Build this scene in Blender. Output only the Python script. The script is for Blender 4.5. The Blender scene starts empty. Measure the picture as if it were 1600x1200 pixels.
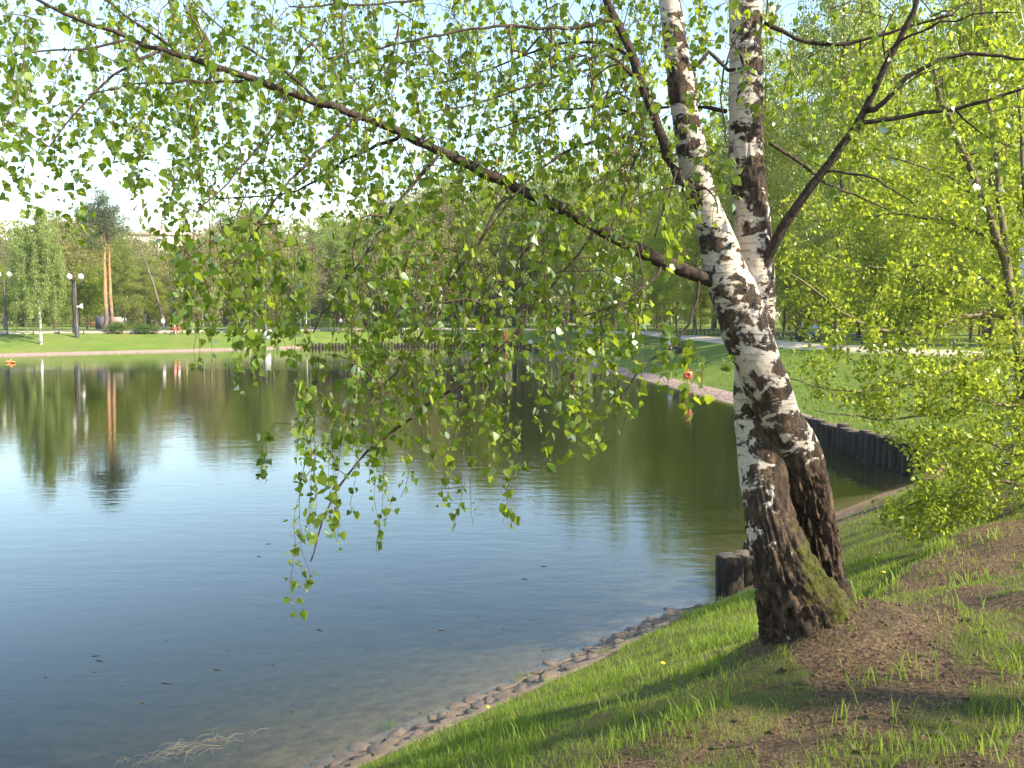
import bpy, math, random
import numpy as np
from mathutils import Vector, Matrix

# ------------------------------------------------------------------ camera, sky, sun, exposure
scene = bpy.context.scene
col = scene.collection
F = 1443.0                       # focal length in pixels of the 1600 px wide photograph
PITCH = math.radians(4.16)
EYE = np.array([0.0, 0.0, 3.8])  # water level is z = 0
cd = bpy.data.cameras.new('camera'); cam = bpy.data.objects.new('camera', cd); col.objects.link(cam)
cam.location = EYE; cam.rotation_euler = (math.pi/2 - PITCH, 0, 0)
cd.sensor_fit = 'HORIZONTAL'; cd.angle = 2*math.atan(800/F); cd.clip_start = 0.05; cd.clip_end = 3000
scene.camera = cam

SUN_EL, SUN_AZ = 36.0, -25.0      # azimuth counted from +X, negative = towards the viewer's back
sv = np.array([math.cos(math.radians(SUN_EL))*math.cos(math.radians(SUN_AZ)),
               math.cos(math.radians(SUN_EL))*math.sin(math.radians(SUN_AZ)), math.sin(math.radians(SUN_EL))])
world = bpy.data.worlds.new('World'); scene.world = world; world.use_nodes = True
wn = world.node_tree; wn.nodes.clear()
sky = wn.nodes.new('ShaderNodeTexSky'); sky.sky_type = 'NISHITA'; sky.sun_disc = False
sky.sun_elevation = math.radians(SUN_EL); sky.sun_rotation = math.pi/2 - math.radians(SUN_AZ)
sky.air_density = 1.3; sky.dust_density = 0.4; sky.ozone_density = 2.0
bg = wn.nodes.new('ShaderNodeBackground'); bg.inputs[1].default_value = 0.13
wo = wn.nodes.new('ShaderNodeOutputWorld')
wn.links.new(sky.outputs[0], bg.inputs[0]); wn.links.new(bg.outputs[0], wo.inputs[0])
sd = bpy.data.lights.new('sun', 'SUN'); sd.energy = 5.0; sd.angle = math.radians(0.53); sd.color = (1, .91, .74)
sun = bpy.data.objects.new('sun', sd); col.objects.link(sun)
sun.rotation_euler = Vector(sv).to_track_quat('Z', 'Y').to_euler(); sun.location = (40, -10, 40)
scene.view_settings.view_transform = 'Standard'; scene.view_settings.look = 'None'
scene.view_settings.exposure = 1.6; scene.view_settings.gamma = 1.0
scene.cycles.use_denoising = True
scene.cycles.max_bounces = 8; scene.cycles.transparent_max_bounces = 8
scene.cycles.diffuse_bounces = 3; scene.cycles.glossy_bounces = 3; scene.cycles.transmission_bounces = 4
scene.cycles.caustics_reflective = False; scene.cycles.caustics_refractive = False
scene.cycles.sample_clamp_indirect = 6.0

RNG = np.random.default_rng(7)
random.seed(3)

# ------------------------------------------------------------------ helpers
def ray(x, y):
    dx, dz = (x-800)/F, (600-y)/F
    return np.array([dx, math.cos(PITCH)+dz*math.sin(PITCH), -math.sin(PITCH)+dz*math.cos(PITCH)])
def P(x, y, Y):                  # a point at forward distance Y metres seen in direction (x, y)
    r = ray(x, y); return EYE + r*(Y/r[1])

def _hash(ix, iy, iz, seed):
    h = (ix*374761393 + iy*668265263 + iz*2147483647 + seed*1274126177) & 0xFFFFFFFF
    h = ((h ^ (h >> 13))*1274126177) & 0xFFFFFFFF
    return ((h ^ (h >> 16)) & 0xFFFF)/65535.0
def vnoise(p, seed=0):
    p = np.asarray(p, float); i = np.floor(p).astype(np.int64); f = p-i; f = f*f*(3-2*f)
    r = 0
    for dx in (0, 1):
        for dy in (0, 1):
            for dz in (0, 1):
                w = (f[:, 0] if dx else 1-f[:, 0])*(f[:, 1] if dy else 1-f[:, 1])*(f[:, 2] if dz else 1-f[:, 2])
                r = r + w*_hash(i[:, 0]+dx, i[:, 1]+dy, i[:, 2]+dz, seed)
    return r
def fbm(p, seed=0, o=4):
    r, a, t = 0, .5, 0
    for k in range(o):
        r = r + a*vnoise(np.asarray(p)*2**k, seed+k*17); t += a; a *= .5
    return r/t
def sstep(a, b, x):
    t = np.clip((x-a)/(b-a), 0, 1); return t*t*(3-2*t)

def mk_mesh(name, V, tris=None, quads=None, attrs=None, smooth=False):
    me = bpy.data.meshes.new(name)
    V = np.ascontiguousarray(V, dtype=np.float32)
    tris = np.zeros((0, 3), np.int32) if tris is None or len(tris) == 0 else np.asarray(tris, np.int32)
    quads = np.zeros((0, 4), np.int32) if quads is None or len(quads) == 0 else np.asarray(quads, np.int32)
    me.vertices.add(len(V)); me.vertices.foreach_set('co', V.ravel())
    nl = tris.size+quads.size; me.loops.add(nl)
    me.loops.foreach_set('vertex_index', np.concatenate([tris.ravel(), quads.ravel()]).astype(np.int32))
    nt, nq = len(tris), len(quads); me.polygons.add(nt+nq)
    st = np.concatenate([np.arange(nt)*3, nt*3+np.arange(nq)*4]).astype(np.int32)
    me.polygons.foreach_set('loop_start', st)
    if smooth: me.polygons.foreach_set('use_smooth', np.ones(nt+nq, bool))
    for k, a in (attrs or {}).items():
        at = me.attributes.new(k, 'FLOAT', 'POINT'); at.data.foreach_set('value', np.asarray(a, np.float32))
    me.update(); me.validate()
    return me
def obj(name, me, mat=None, parent=None, label=None, cat=None, group=None, kind=None, loc=None, rz=0):
    o = bpy.data.objects.new(name, me); col.objects.link(o)
    if mat is not None and me is not None and not me.materials: me.materials.append(mat)
    if parent is not None: o.parent = parent
    if loc is not None: o.location = loc
    if rz: o.rotation_euler.z = rz
    for k, v in (('label', label), ('category', cat), ('group', group), ('kind', kind)):
        if v: o[k] = v
    return o

class Geo:                       # collects shapes of one part into one mesh
    def __init__(s): s.v = []; s.t = []; s.q = []; s.n = 0; s.a = []
    def add(s, V, t=None, q=None, a=None):
        V = np.asarray(V, float)
        if t is not None and len(t): s.t.append(np.asarray(t)+s.n)
        if q is not None and len(q): s.q.append(np.asarray(q)+s.n)
        s.v.append(V); s.n += len(V)
        s.a.append(np.zeros(len(V)) if a is None else np.broadcast_to(a, (len(V),)))
    def box(s, c, d, rz=0, taper=1.0):
        x, y, z = d[0]/2, d[1]/2, d[2]/2
        V = np.array([[-x, -y, -z], [x, -y, -z], [x, y, -z], [-x, y, -z], [-x*taper, -y*taper, z], [x*taper, -y*taper, z], [x*taper, y*taper, z], [-x*taper, y*taper, z]])
        cs, sn = math.cos(rz), math.sin(rz)
        V = np.stack([V[:, 0]*cs-V[:, 1]*sn, V[:, 0]*sn+V[:, 1]*cs, V[:, 2]], 1)+np.array(c)
        s.add(V, q=[[0, 3, 2, 1], [4, 5, 6, 7], [0, 1, 5, 4], [1, 2, 6, 5], [2, 3, 7, 6], [3, 0, 4, 7]]); return s
    def tube(s, pts, rad, n=6, cap=True, a=None):
        pts = np.asarray(pts, float); m = len(pts); rad = np.broadcast_to(np.asarray(rad, float), (m,))
        T = np.gradient(pts, axis=0); T /= np.linalg.norm(T, axis=1, keepdims=True)+1e-9
        ref = np.array([0.13, 0.99, 0.05]) if abs(T.mean(0)[1]) < .8 else np.array([1., 0, 0.1])
        U = np.cross(T, ref); U /= np.linalg.norm(U, axis=1, keepdims=True)+1e-9
        W = np.cross(T, U)
        th = np.arange(n)*2*math.pi/n
        V = pts[:, None]+rad[:, None, None]*(U[:, None]*np.cos(th)[None, :, None]+W[:, None]*np.sin(th)[None, :, None])
        V = V.reshape(-1, 3)
        i = np.arange(m-1)[:, None]*n; k = np.arange(n)[None]; k2 = (k+1) % n
        q = np.stack([i+k, i+k2, i+n+k2, i+n+k], -1).reshape(-1, 4)
        t = []
        if cap:
            V = np.vstack([V, pts[:1], pts[-1:]]); b, e = m*n, m*n+1
            t = [[b, (j+1) % n, j] for j in range(n)]+[[e, (m-1)*n+j, (m-1)*n+(j+1) % n] for j in range(n)]
        aa = None
        s.add(V, t=t, q=q, a=a if a is None or np.isscalar(a) else None); return s
    def lathe(s, prof, c=(0, 0, 0), n=16):
        prof = np.asarray(prof, float); m = len(prof); th = np.arange(n)*2*math.pi/n
        V = np.stack([prof[:, 0, None]*np.cos(th), prof[:, 0, None]*np.sin(th), np.repeat(prof[:, 1, None], n, 1)], -1).reshape(-1, 3)+np.array(c)
        i = np.arange(m-1)[:, None]*n; k = np.arange(n)[None]; k2 = (k+1) % n
        s.add(V, q=np.stack([i+k, i+k2, i+n+k2, i+n+k], -1).reshape(-1, 4)); return s
    def mesh(s, name, smooth=False, attr=None):
        V = np.vstack(s.v); t = np.vstack(s.t) if s.t else None; q = np.vstack(s.q) if s.q else None
        return mk_mesh(name, V, t, q, {attr: np.concatenate(s.a)} if attr else None, smooth)

def copy_tree(o, parent=None):
    c = o.copy(); col.objects.link(c); c.parent = parent
    for ch in o.children: copy_tree(ch, c)
    return c

# ------------------------------------------------------------------ materials
class NT:
    def __init__(s, name):
        s.m = bpy.data.materials.new(name); s.m.use_nodes = True; s.t = s.m.node_tree; s.t.nodes.clear()
        s.out = s.t.nodes.new('ShaderNodeOutputMaterial')
    def n(s, typ, **kw):
        nd = s.t.nodes.new(typ)
        for k, v in kw.items():
            if k.startswith('i_'):
                key = k[2:]; key = int(key) if key.isdigit() else key.replace('_', ' ')
                s.set(nd.inputs[key], v)
            else: setattr(nd, k, v)
        return nd
    def set(s, sock, v):
        if hasattr(v, 'is_output'): s.t.links.new(v, sock)
        else: sock.default_value = v
    def attr(s, name): return s.n('ShaderNodeAttribute', attribute_name=name).outputs['Fac']
    def coord(s, which='Object', scale=(1, 1, 1)):
        c = s.n('ShaderNodeTexCoord').outputs[which]
        return s.n('ShaderNodeMapping', i_Vector=c, i_Scale=scale).outputs[0]
    def geo(s, scale=(1, 1, 1)):
        c = s.n('ShaderNodeNewGeometry').outputs['Position']
        return s.n('ShaderNodeMapping', i_Vector=c, i_Scale=scale).outputs[0]
    def noise(s, vec, scale, detail=4, rough=.55, dist=0):
        return s.n('ShaderNodeTexNoise', i_Vector=vec, i_Scale=scale, i_Detail=detail, i_Roughness=rough, i_Distortion=dist).outputs['Fac']
    def ramp(s, fac, stops, interp='LINEAR'):
        r = s.n('ShaderNodeValToRGB', i_Fac=fac); e = r.color_ramp.elements; r.color_ramp.interpolation = interp
        while len(e) < len(stops): e.new(0.5)
        for k, (p, c) in enumerate(stops):
            e[k].position = p; e[k].color = (*c, 1) if hasattr(c, '__len__') else (c, c, c, 1)
        return r.outputs[0]
    def mix(s, fac, a, b):
        m = s.n('ShaderNodeMix', data_type='RGBA')
        for i, v in ((0, fac), (6, a), (7, b)):
            if not hasattr(v, 'is_output') and hasattr(v, '__len__') and len(v) == 3: v = (*v, 1)
            s.set(m.inputs[i], v)
        return m.outputs[2]
    def math(s, op, a, b=0.0, clamp=False):
        m = s.n('ShaderNodeMath', operation=op, use_clamp=clamp); s.set(m.inputs[0], a); s.set(m.inputs[1], b); return m.outputs[0]
    def bump(s, h, strength=.5, dist=.02, normal=None):
        b = s.n('ShaderNodeBump', i_Height=h, i_Strength=strength, i_Distance=dist)
        if normal is not None: s.set(b.inputs['Normal'], normal)
        return b.outputs[0]
    def pbr(s, color, rough=.8, normal=None, metal=0, spec=.5):
        p = s.n('ShaderNodeBsdfPrincipled'); c = color
        if not hasattr(c, 'is_output'): c = (*c, 1) if len(c) == 3 else c
        s.set(p.inputs['Base Color'], c); s.set(p.inputs['Roughness'], rough); p.inputs['Metallic'].default_value = metal
        p.inputs['Specular IOR Level'].default_value = spec
        if normal is not None: s.set(p.inputs['Normal'], normal)
        return p.outputs[0]
    def done(s, surf=None, vol=None):
        if surf is not None: s.t.links.new(surf, s.out.inputs[0])
        if vol is not None: s.t.links.new(vol, s.out.inputs[1])
        return s.m
def simple(name, c, rough=.7, var=.25, scale=12, bump=0, metal=0, spec=.5):
    m = NT(name); v = m.coord('Object'); f = m.noise(v, scale, 5)
    d = m.mix(f, tuple(x*(1-var) for x in c), tuple(min(1, x*(1+var)) for x in c))
    return m.done(m.pbr(d, rough, m.bump(f, .4, bump) if bump else None, metal, spec))

def leaf_mat(name, dark, light, trans, tmix=.5, gloss=.3, var=.25):
    m = NT(name); r = m.attr('rnd')
    oi = m.n('ShaderNodeObjectInfo').outputs['Random']
    c = m.mix(r, dark, light)
    c = m.n('ShaderNodeHueSaturation', i_Hue=m.math('ADD', m.math('MULTIPLY', oi, .05*var*4), .5-.025*var*4), i_Saturation=.97,
            i_Value=m.math('ADD', m.math('MULTIPLY', oi, var), 1-var/2), i_Fac=1.0, i_Color=c).outputs[0]
    t = m.mix(r, tuple(x*.55 for x in trans), trans)
    dif = m.n('ShaderNodeBsdfDiffuse', i_Color=c).outputs[0]
    tr = m.n('ShaderNodeBsdfTranslucent', i_Color=t).outputs[0]
    mx = m.n('ShaderNodeMixShader', i_Fac=tmix); m.t.links.new(dif, mx.inputs[1]); m.t.links.new(tr, mx.inputs[2])
    if gloss:
        g = m.n('ShaderNodeBsdfGlossy', i_Roughness=.38, i_Color=(.9, .95, .75, 1)).outputs[0]
        fr = m.n('ShaderNodeFresnel', i_IOR=1.42).outputs[0]
        m2 = m.n('ShaderNodeMixShader', i_Fac=m.math('MULTIPLY', fr, gloss)); m.t.links.new(mx.outputs[0], m2.inputs[1]); m.t.links.new(g, m2.inputs[2]); mx = m2
    return m.done(mx.outputs[0])

M = {}
M['birch_leaf'] = leaf_mat('birch_leaf', (.035, .085, .012), (.135, .19, .02), (.50, .62, .035), .53, .22, .0)
M['leaf_yellow'] = leaf_mat('leaf_yellow', (.11, .15, .018), (.23, .265, .032), (.55, .64, .05), .5, .05, .25)
M['leaf_green'] = leaf_mat('leaf_green', (.13, .17, .035), (.22, .25, .055), (.52, .60, .10), .5, .15, .25)
M['leaf_weep'] = leaf_mat('leaf_weep', (.17, .22, .05), (.25, .30, .08), (.48, .56, .12), .45, .1, .15)
M['leaf_olive'] = leaf_mat('leaf_olive', (.20, .20, .065), (.30, .28, .10), (.54, .54, .16), .45, .1, .25)
M['leaf_brown'] = leaf_mat('leaf_brown', (.17, .125, .07), (.26, .20, .11), (.26, .22, .09), .35, .2, .2)
M['needle'] = leaf_mat('needle', (.06, .085, .04), (.12, .14, .065), (.14, .18, .06), .25, .3, .1)
M['shrub'] = leaf_mat('shrub', (.05, .10, .018), (.11, .17, .03), (.22, .34, .04), .45, .15, .2)
M['grass_blade'] = leaf_mat('grass_blade', (.085, .165, .016), (.21, .25, .045), (.44, .58, .05), .45, .2, .0)

def bark(name, c1, c2, scale=6, stretch=.25, bump=.03):
    m = NT(name); v = m.coord('Object', (1, 1, stretch)); f = m.noise(v, scale, 7, .65, .4)
    c = m.ramp(f, [(.3, c1), (.7, c2)])
    return m.done(m.pbr(c, .9, m.bump(f, .8, bump), spec=.2))
M['bark_dark'] = bark('bark_dark', (.035, .026, .02), (.12, .09, .065))
M['bark_grey'] = bark('bark_grey', (.07, .06, .045), (.20, .17, .13))
M['bark_limb'] = bark('bark_limb', (.014, .011, .010), (.10, .070, .050), 30, .7, .025)
M['bark_twig'] = bark('bark_twig', (.05, .033, .022), (.14, .09, .055), 40, .5, .003)
M['bark_olive'] = bark('bark_olive', (.07, .055, .035), (.20, .16, .09), 18, .5, .01)
# pine: grey-brown below, orange above
m = NT('bark_pine'); v = m.coord('Object'); f = m.noise(m.coord('Object', (1, 1, .3)), 7, 6)
z = m.n('ShaderNodeSeparateXYZ', i_Vector=v).outputs[2]
up = m.ramp(m.math('ADD', m.math('MULTIPLY', z, .12), m.math('MULTIPLY', m.math('SUBTRACT', f, .5), .5)), [(.25, 0.), (.5, 1.)])
c = m.mix(up, m.ramp(f, [(.3, (.07, .05, .045)), (.7, (.20, .15, .13))]), m.ramp(f, [(.3, (.22, .11, .055)), (.7, (.42, .23, .13))]))
M['bark_pine'] = m.done(m.pbr(c, .85, m.bump(f, .6, .03), spec=.2))
# far birches
m = NT('bark_birch_far'); f = m.noise(m.coord('Object', (1, 1, 2.2)), 2.2, 5, .6)
M['bark_birch_far'] = m.done(m.pbr(m.ramp(f, [(.40, (.05, .045, .04)), (.50, (.62, .58, .50))]), .8, spec=.2))
# foreground birch stems: attribute 'bark' 0 papery white .. 1 dark furrowed, 'moss'
m = NT('bark_birch')
ba, mo = m.attr('bark'), m.attr('moss')
vo = m.coord('Object')
big = m.noise(m.coord('Object', (.85, .85, 1.2)), 9.0, 7, .64, .7)
mid = m.noise(m.coord('Object', (1, 1, .9)), 26, 6, .65, .3)
lent = m.noise(m.coord('Object', (1, 1, 9)), 9, 4, .6)
sc = m.math('ADD', m.math('MULTIPLY', big, .75), m.math('MULTIPLY', mid, .25))
mask = m.ramp(m.math('ADD', sc, m.math('MULTIPLY', m.math('SUBTRACT', ba, .5), .62)), [(.488, 0.), (.518, 1.)])
white = m.mix(m.ramp(lent, [(.55, 0.), (.64, 1.)]), m.mix(mid, (.36, .30, .23), (.60, .52, .42)), (.20, .155, .12))
white = m.mix(m.ramp(m.noise(vo, 3.1, 3), [(.48, 0.), (.7, .55)]), white, (.50, .37, .25))
dark = m.ramp(m.noise(m.coord('Object', (1, 1, .35)), 30, 6, .65), [(.3, (.022, .016, .012)), (.50, (.062, .040, .026)), (.72, (.22, .135, .07))])
mossc = m.mix(mid, (.035, .045, .008), (.13, .12, .02))
c = m.mix(mask, white, dark)
mm = m.ramp(m.math('ADD', m.math('MULTIPLY', mo, 1.0), m.math('MULTIPLY', m.math('SUBTRACT', m.noise(vo, 14, 5, .65), .5), 1.6)), [(.45, 0.), (.62, 1.)])
c = m.mix(mm, c, mossc)
hgt = m.math('ADD', m.math('MULTIPLY', mask, m.math('SUBTRACT', mid, .2)), m.math('MULTIPLY', m.noise(m.coord('Object', (1, 1, .3)), 45, 5, .7), m.math('ADD', m.math('MULTIPLY', mask, 1.0), .12)))
M['bark_birch'] = m.done(m.pbr(c, .82, m.bump(hgt, 1.0, .030), spec=.25))

# ground
m = NT('ground')
bare = m.attr('bare'); shore = m.attr('shore')
g1 = m.noise(m.geo(), .35, 5, .6); g2 = m.noise(m.geo(), 6, 6, .65); g3 = m.noise(m.geo(), 45, 5, .7)
turf = m.mix(m.ramp(g1, [(.35, 0.), (.68, 1.)]), (.075, .155, .018), (.16, .215, .03))
g0 = m.noise(m.geo(), .11, 4, .65)
turf = m.mix(m.ramp(g0, [(.42, 0.), (.62, .75)]), turf, m.mix(g2, (.10, .15, .025), (.22, .20, .07)))
turf = m.mix(m.ramp(m.noise(m.geo((1, .5, 1)), 1.1, 6, .7), [(.5, 0.), (.72, .7)]), turf, (.055, .11, .014))
turf = m.mix(m.ramp(g2, [(.45, 0.), (.75, .6)]), turf, (.17, .16, .05))
turf = m.mix(m.ramp(g3, [(.3, .55), (.6, 0.)]), turf, (.05, .09, .012))
turf = m.mix(m.math('MULTIPLY', m.attr('thatch'), .75), turf, m.mix(g3, (.05, .04, .016), (.17, .125, .055)))
soil = m.ramp(g3, [(.33, (.030, .019, .012)), (.5, (.115, .07, .042)), (.66, (.26, .165, .095))])
soil = m.mix(m.ramp(g2, [(.45, 0.), (.62, .6)]), soil, m.mix(g3, (.06, .045, .02), (.20, .15, .075)))
bm = m.ramp(m.math('ADD', bare, m.math('MULTIPLY', m.math('SUBTRACT', g2, .5), .5)), [(.35, 0.), (.6, 1.)])
mud = m.ramp(g2, [(.3, (.09, .056, .032)), (.7, (.28, .185, .115))])
c = m.mix(shore, m.mix(bm, turf, soil), mud)
M['ground'] = m.done(m.pbr(c, .95, m.bump(m.math('ADD', g3, m.math('MULTIPLY', g2, .8)), .9, .035), spec=.15))

m = NT('paving_far'); v = m.geo(); vo_ = m.n('ShaderNodeTexVoronoi', feature='DISTANCE_TO_EDGE', i_Vector=v, i_Scale=4.2)
vc = m.n('ShaderNodeTexVoronoi', i_Vector=v, i_Scale=4.2)
j = m.ramp(vo_.outputs[0], [(.0, 0.), (.09, 1.)])
cc = m.mix(m.n('ShaderNodeSeparateColor', i_Color=vc.outputs['Color']).outputs[0], (.24, .165, .135), (.40, .30, .25))
cc = m.mix(m.noise(v, 3, 5), cc, (.30, .21, .165))
M['paving'] = m.done(m.pbr(m.mix(j, (.10, .07, .05), cc), .9, m.bump(j, .7, .03), spec=.2))
m = NT('shore_earth'); v = m.geo(); a_ = m.noise(v, 5, 6, .65); b_ = m.noise(v, 40, 5, .7)
M['shore_earth'] = m.done(m.pbr(m.mix(m.ramp(a_, [(.35, 0.), (.65, 1.)]), m.mix(b_, (.05, .035, .025), (.14, .10, .07)), m.mix(b_, (.15, .105, .07), (.34, .24, .16))), .85, m.bump(b_, .8, .02), spec=.3))
m = NT('stone'); v = m.coord('Object'); oi = m.n('ShaderNodeObjectInfo').outputs['Random']
a_ = m.noise(m.geo(), 22, 6, .65); w_ = m.noise(m.geo(), 2.3, 4)
sc_ = m.mix(oi, m.mix(a_, (.040, .032, .026), (.11, .086, .068)), m.mix(a_, (.085, .060, .043), (.19, .14, .10)))
sc_ = m.mix(m.ramp(w_, [(.45, 0.), (.62, .8)]), sc_, m.mix(a_, (.09, .06, .04), (.22, .15, .10)))
M['stone'] = m.done(m.pbr(sc_, .75, m.bump(a_, .8, .012), spec=.35))
M['path'] = simple('path', (.44, .35, .27), .95, .15, 1.5)
M['log'] = bark('log', (.012, .010, .008), (.055, .044, .035), 9, .15, .02)
M['log_top'] = bark('log_top', (.05, .038, .03), (.17, .13, .10), 14, 1, .01)

# water
m = NT('pond_water')
pos = m.geo()
w1 = m.noise(m.geo((.55, 1.25, 1)), 2.6, 3, .5)
w2 = m.noise(m.geo((.5, 1.7, 1)), 7.5, 3, .5)
w3 = m.noise(m.geo((.25, .6, 1)), .9, 2, .5)
patch = m.ramp(m.noise(m.geo((.35, 1, 1)), .05, 3, .6), [(.38, .22), (.62, 1.0)])
hh = m.math('ADD', m.math('MULTIPLY', w1, 1.0), m.math('ADD', m.math('MULTIPLY', w2, .32), m.math('MULTIPLY', w3, 1.2)))
nrm = m.n('ShaderNodeBump', i_Height=hh, i_Strength=patch, i_Distance=.006).outputs[0]
fc = m.n('ShaderNodeLayerWeight', i_Blend=.5, i_Normal=nrm).outputs['Facing']      # Schlick reflectance, alike from both sides
fr = m.math('ADD', m.math('MULTIPLY', m.math('POWER', fc, 5.0), .98), .02)
gl = m.n('ShaderNodeBsdfGlossy', i_Roughness=.015, i_Color=(1, 1, 1, 1), i_Normal=nrm).outputs[0]
tp = m.n('ShaderNodeBsdfTransparent', i_Color=(.90, .93, .86, 1)).outputs[0]
mk = m.n('ShaderNodeBsdfDiffuse', i_Color=(.040, .050, .022, 1)).outputs[0]
x1 = m.n('ShaderNodeMixShader', i_Fac=.14); m.t.links.new(tp, x1.inputs[1]); m.t.links.new(mk, x1.inputs[2])
x2 = m.n('ShaderNodeMixShader', i_Fac=fr); m.t.links.new(x1.outputs[0], x2.inputs[1]); m.t.links.new(gl, x2.inputs[2])
va = m.n('ShaderNodeVolumeAbsorption', i_Color=(.52, .58, .34, 1), i_Density=2.4).outputs[0]
M['water'] = m.done(x2.outputs[0], va)

# ------------------------------------------------------------------ terrain
SH = np.array([(-16, -9), (-9, -.4), (-4.6, 4.3), (-1.3, 7.75), (.33, 9.5), (1.54, 11.0), (2.95, 12.3), (4.3, 14.6), (6.2, 17.6), (8.2, 19.9), (9.6, 21.2),
               (9.75, 22.2), (9.5, 24.5), (9.2, 27.4), (9.1, 29.0), (9.9, 33.0), (9.9, 40), (8.6, 52), (6.4, 69), (4.8, 91), (3.8, 108), (1.5, 115.5), (-8, 118.5), (-18, 117), (-26, 113),
               (-38, 101), (-50, 90), (-62, 82), (-76, 72), (-84, 52), (-76, 20), (-48, -8), (-28, -15)], float)
TOP = 2.2
def sdist(p):
    p = np.asarray(p, float); best = np.full(len(p), 1e9); ins = np.zeros(len(p), bool)
    for a, b in zip(SH, np.roll(SH, -1, 0)):
        ab = b-a; t = np.clip(((p-a)@ab)/(ab@ab), 0, 1); q = p-a-t[:, None]*ab
        best = np.minimum(best, (q*q).sum(1))
        c = ((a[1] > p[:, 1]) != (b[1] > p[:, 1])) & (p[:, 0] < (b[0]-a[0])*(p[:, 1]-a[1])/(b[1]-a[1]+1e-12)+a[0])
        ins ^= c
    return np.where(ins, -1, 1)*np.sqrt(best)
def seg_mask(p, pts, r):
    best = np.full(len(p), 1e9)
    for a, b in zip(pts[:-1], pts[1:]):
        a = np.array(a); b = np.array(b); ab = b-a; t = np.clip(((p-a)@ab)/(ab@ab), 0, 1); q = p-a-t[:, None]*ab
        best = np.minimum(best, np.sqrt((q*q).sum(1)))
    return 1-sstep(r*.6, r, best)
PAL1 = [(9.72, 22.0), (9.5, 24.5), (9.2, 27.4), (9.1, 29.0)]
PAL2 = [(2.85, 12.2), (3.25, 12.8)]
PAL3 = [(3.0, 112.5), (1.5, 115.5), (-8, 118.5), (-18, 117), (-24.5, 113.6)]
BASE = np.array([1.72, 5.0])
def terrain(p, d=None):
    p = np.asarray(p, float)
    if d is None: d = sdist(p)
    y = p[:, 1]
    w = 4.6+4.0*sstep(14, 26, y)+4.2*sstep(60, 95, y)
    u = np.maximum(d, 0)/w
    k = .30; h = np.clip(.5+.5*(1-u)/k, 0, 1); sm = u*h+1*(1-h)-k*h*(1-h)
    s0 = np.where(y < 20, .16, .32)
    z = np.where(d > 0, TOP*sm, -1.6*(1-np.exp(np.minimum(d, 0)*s0/1.6)))
    p3 = np.column_stack([p, np.zeros(len(p))])
    near = 1-sstep(18, 40, np.hypot(p[:, 0], y))
    land = sstep(.5, 2, d)
    z = z+land*near*((fbm(p3*.9, 3)-.5)*.16+(fbm(p3*4.0, 5)-.5)*.05*(1+1.0*sstep(2.5, 4, d)))
    z = z+land*(1-near)*(fbm(p3*.12, 9)-.5)*.25
    # eroded lip right of the birch
    lip = sstep(1.9, 2.5, p[:, 0])*(1-sstep(8, 11, p[:, 0]))*(1-sstep(9, 12, y))*sstep(3.5, 4.6, y)
    z = z-lip*.14*(1-sstep(3.35, 3.5, d+.5*(fbm(p3*1.5, 12)-.5)))*sstep(1.2, 2.6, d)
    z = z+.10*np.exp(-((p[:, 0]-2.35)**2/.06+(y-5.15)**2/.05))
    z = z+.31*np.exp(-((p[:, 0]-BASE[0]-.1)**2+(y-BASE[1])**2)/.30)
    for pl, hh_ in ((PAL1, .62), (PAL3, .40)):
        mk_ = seg_mask(p, pl, .9 if pl is PAL1 else .5 if pl is PAL2 else 4)
        z = np.maximum(z, np.where(d > 0, hh_*sstep(.0, .2 if pl is not PAL3 else 1.5, d)*mk_, -9))
    return z
def tz(x, y): return float(terrain(np.array([[x, y]]))[0])
def bareness(p, d):
    p3 = np.column_stack([p, np.zeros(len(p))])
    n = .55*fbm(p3*1.1+5, 31, 4)+.45*fbm(p3*4.5+9, 37, 3)
    b = sstep(2.3, 4.4, d+1.2*(fbm(p3*.8, 23)-.5))*(.78+.5*sstep(.6, 2.0, p[:, 0]))*(1-.0*p[:, 0])
    b = b*(1-.9*sstep(7.5, 10, p[:, 1]))
    b = np.clip(b*(.60+3.6*(n-.44)), 0, 1)
    b = np.maximum(b, 1.1*np.exp(-((p[:, 0]-BASE[0]-.42)**2/.20+(p[:, 1]-BASE[1]-.05)**2/.13)))
    # trodden strip along the lip and by the far side
    b = np.maximum(b, .75*np.exp(-((d-3.25)/.16)**2)*sstep(2.2, 2.8, p[:, 0])*(1-sstep(6, 8, p[:, 0]))*(p[:, 1] < 12))
    b = np.maximum(b, .8*np.exp(-((d-.9)/.4)**2)*sstep(13.5, 16, p[:, 1])*(1-sstep(19, 21.5, p[:, 1])))
    return np.clip(b, 0, 1)

def axis(segs):
    out = []
    for a, b, st in segs: out += list(np.arange(a, b, st))
    return np.array(out)
gx = np.concatenate([-np.geomspace(95, 900, 14)[::-1], axis([(-92, -20, 2.0), (-20, -6, .6), (-6, 8, .10), (8, 14, .22), (14, 32, .6), (32, 80, 3)]), np.geomspace(82, 900, 14)])
gy = np.concatenate([-np.geomspace(20, 700, 10)[::-1], axis([(-18, 1, 1.0), (1, 13, .10), (13, 32, .22), (32, 80, .8), (80, 140, 1.5)]), np.geomspace(142, 1200, 18)])
XX, YY = np.meshgrid(gx, gy); gp = np.column_stack([XX.ravel(), YY.ravel()])
gd = sdist(gp); gz = terrain(gp, gd)
nx, ny = len(gx), len(gy)
ii = (np.arange(ny-1)[:, None]*nx+np.arange(nx-1)[None]).ravel()
quads = np.stack([ii, ii+1, ii+nx+1, ii+nx], 1)
near_shore = (1-sstep(.35, .75, gd))
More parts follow.
